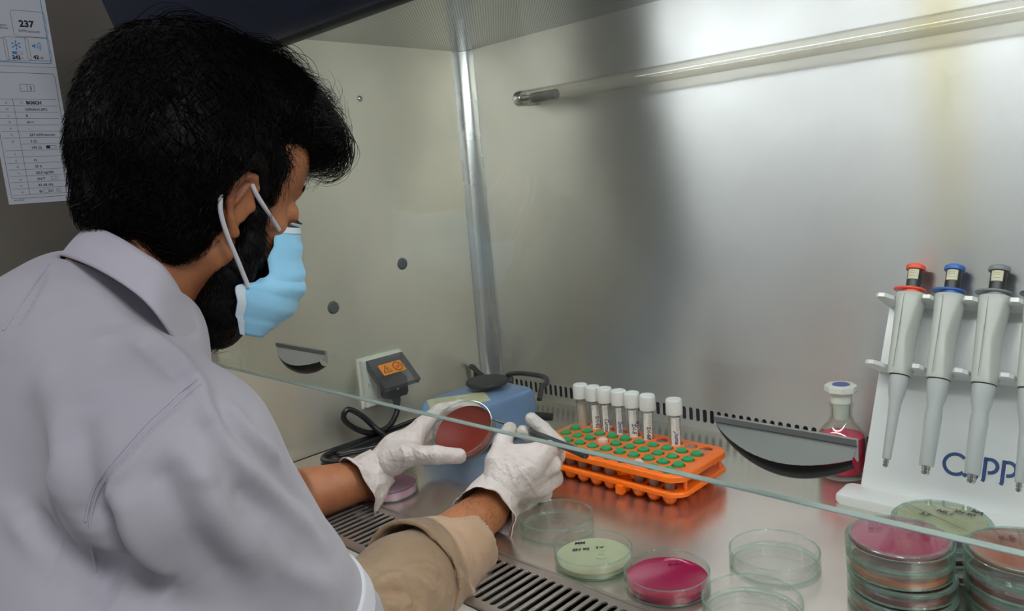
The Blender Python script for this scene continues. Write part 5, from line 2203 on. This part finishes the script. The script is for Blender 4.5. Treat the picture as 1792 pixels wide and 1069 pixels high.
cols = [smooth_path([RS[i][j] for i in range(len(RS))], 8) for j in range(nc)]
nr_ = len(cols[0])
for j in range(nc):
    tt = abs(1 - 2 * j / (nc - 1))
    for i in range(nr_):
        q = cols[j][i]
        s_ = i / (nr_ - 1)
        pl = .0034 * (abs(((s_ * 5.0) % 1.0) - .5) * 2 - .5) * (1 if .15 < s_ < .9 else 0)
        pl += .0036 * math.sin(9 * s_ + 5 * tt) * tt * (1 - tt) * 4 * .5
        v.append(hl(q[0] + pl, q[1] * (1 + pl * 6), q[2]))
f = [(j * nr_ + i, (j + 1) * nr_ + i, (j + 1) * nr_ + i + 1, j * nr_ + i + 1) for j in range(nc - 1) for i in range(nr_ - 1)]
b = MB()
b.add(v, f)
mk = pmb(b, 'face_mask', MSK, None, angle=60)
sd_ = mk.modifiers.new('thickness', 'SOLIDIFY')
sd_.thickness = .0008
mk['label'] = 'light blue pleated surgical face mask'
WBAND = mat('mask_white', 'D5E2EC', .6)
b = MB()
g_ = lambda j, i: Vector(v[j * nr_ + i])
# pale bound edges: bottom side edge and the nose piece
for js in ((0, 1), (nc - 2, nc - 1)):
    vv, n0 = [], len(b.v)
    for i in range(int(nr_ * .68), nr_):
        for j in js:
            nrm_ = (g_(min(j + 1, nc - 1), i) - g_(max(j - 1, 0), i)).cross(g_(j, min(i + 1, nr_ - 1)) - g_(j, max(i - 1, 0))).normalized()
            if nrm_.dot(Vector((g_(j, i) - Vector(HC.tolist())))) < 0:
                nrm_ = -nrm_
            vv.append((g_(j, i) if j in (0, nc - 1) else g_(0 if j == 1 else nc - 1, i).lerp(g_(j, i), .62)) + nrm_ * .0014)
    m = len(vv) // 2
    b.add(vv, [(2 * i, 2 * i + 1, 2 * i + 3, 2 * i + 2) for i in range(m - 1)])
    pmb(b, 'edge_binding', WBAND, mk)
    b = MB()
vv = []
for j in range(nc):
    for i in (0, 2, 4):
        nrm_ = (g_(min(j + 1, nc - 1), i) - g_(max(j - 1, 0), i)).cross(g_(j, min(i + 1, nr_ - 1)) - g_(j, max(i - 1, 0))).normalized()
        if nrm_.dot(Vector((g_(j, i) - Vector(HC.tolist())))) < 0:
            nrm_ = -nrm_
        vv.append(g_(j, i) + nrm_ * .0014)
b.add(vv, [(3 * j + k, 3 * j + k + 1, 3 * j + k + 4, 3 * j + k + 3) for j in range(nc - 1) for k in range(2)])
pmb(b, 'nose_strip', WBAND, mk)
for s in (1, -1):
    lp = [pxr(434, 500, .085), pxr(417, 458, .089), pxr(398, 412, .093), pxr(387, 375, .094), pxr(386, 348, .093), (-.030, .086, .012), (-.020, .079, .022), (-.004, .075, .0235), pxr(441, 322, .084), pxr(452, 345, .085), pxr(469, 372, .079), pxr(488, 402, .056)]
    b = MB()
    b.tube(smooth_path([hl(a, r__ * s, c_) for a, r__, c_ in lp], 5), .0021, 8)
    pmb(b, 'ear_loop', mat('elastic_white', 'CFCFD4', .7) if s == 1 else bpy.data.materials['elastic_white'], mk)

# ---------------------------------------------------------------- the dish in the left hand
dc = at(812, 753, 1.098)
dn = Vector((.245, -.596, .767)).normalized()
dish_t = thing('petri_dish', 'glass petri dish of dark red agar held tilted in the gloved left hand', 'petri dish', tuple(dc))
Q = dn.to_track_quat('Z', 'Y')
dish_t.rotation_mode = 'QUATERNION'
dish_t.rotation_quaternion = Q
g = dish(dish_t, 'glass_dish', .0455, .0185, -.0095)
agar(dish_t, .0435, -.0076, -.0030, mat('agar_dark_red', '74291F', .3, Specular_IOR_Level=.1))
# ---------------------------------------------------------------- inoculating loop in the right hand
p0, p1, p2, p3 = (Vector(at(*q)) for q in ((858, 733, 1.092), (908, 748, 1.048), (930, 756, 1.030), (1028, 797, .955)))
lo_ = thing('inoculating_loop', 'metal inoculating loop with a dark grey handle held in the gloved right hand', 'tool', tuple(p1))
b = MB()
b.tube([p0 - p1, p0.lerp(p1, .5) - p1, Vector((0, 0, 0)), p2 - p1], [.0010, .0022, .0026, .0030], 12)
b.obj('metal_rod', mat('rod_steel', '8C8C8A', .25, 1.0), lo_)
b = MB()
b.tube([p2 - p1, p2.lerp(p3, .05) - p1, p2.lerp(p3, .5) - p1, p2.lerp(p3, .94) - p1, p2.lerp(p3, .985) - p1, p3 - p1], [.0036, .0048, .0050, .0056, .0050, .0025], 16)
b.obj('handle', mat('handle_dark', '34363A', .35), lo_)
# fine dark hair on the forearms
b = MB()
pp = []
rs = np.random.RandomState(21)
for (A_, B_, n_) in ((ELR, WR, 420), (ELL, WL, 300)):
    A_, B_ = np.array(A_, float), np.array(B_, float)
    ax2 = (B_ - A_) / np.linalg.norm(B_ - A_)
    e1 = np.cross(ax2, [0, 0, 1]); e1 /= np.linalg.norm(e1)
    e2 = np.cross(e1, ax2)
    for q in range(n_):
        t = .45 + .48 * rs.rand()
        a = rs.rand() * 6.28
        r__ = .0385 + (.0268 - .0385) * max(0, (t - .35) / .65) - .0012
        o_ = e1 * math.cos(a) + e2 * math.sin(a)
        s0 = A_ + (B_ - A_) * t + o_ * r__
        d_ = (ax2 * .8 + np.cross(ax2, o_) * rs.normal(0, .5) + o_ * .28) * (.006 + .005 * rs.rand())
        pp.append([s0, s0 + d_ * .5, s0 + d_ + o_ * -.0004])
strand_mesh(b, np.array(pp), .00016)
pmb(b, 'arm_hair', HAIR, None)
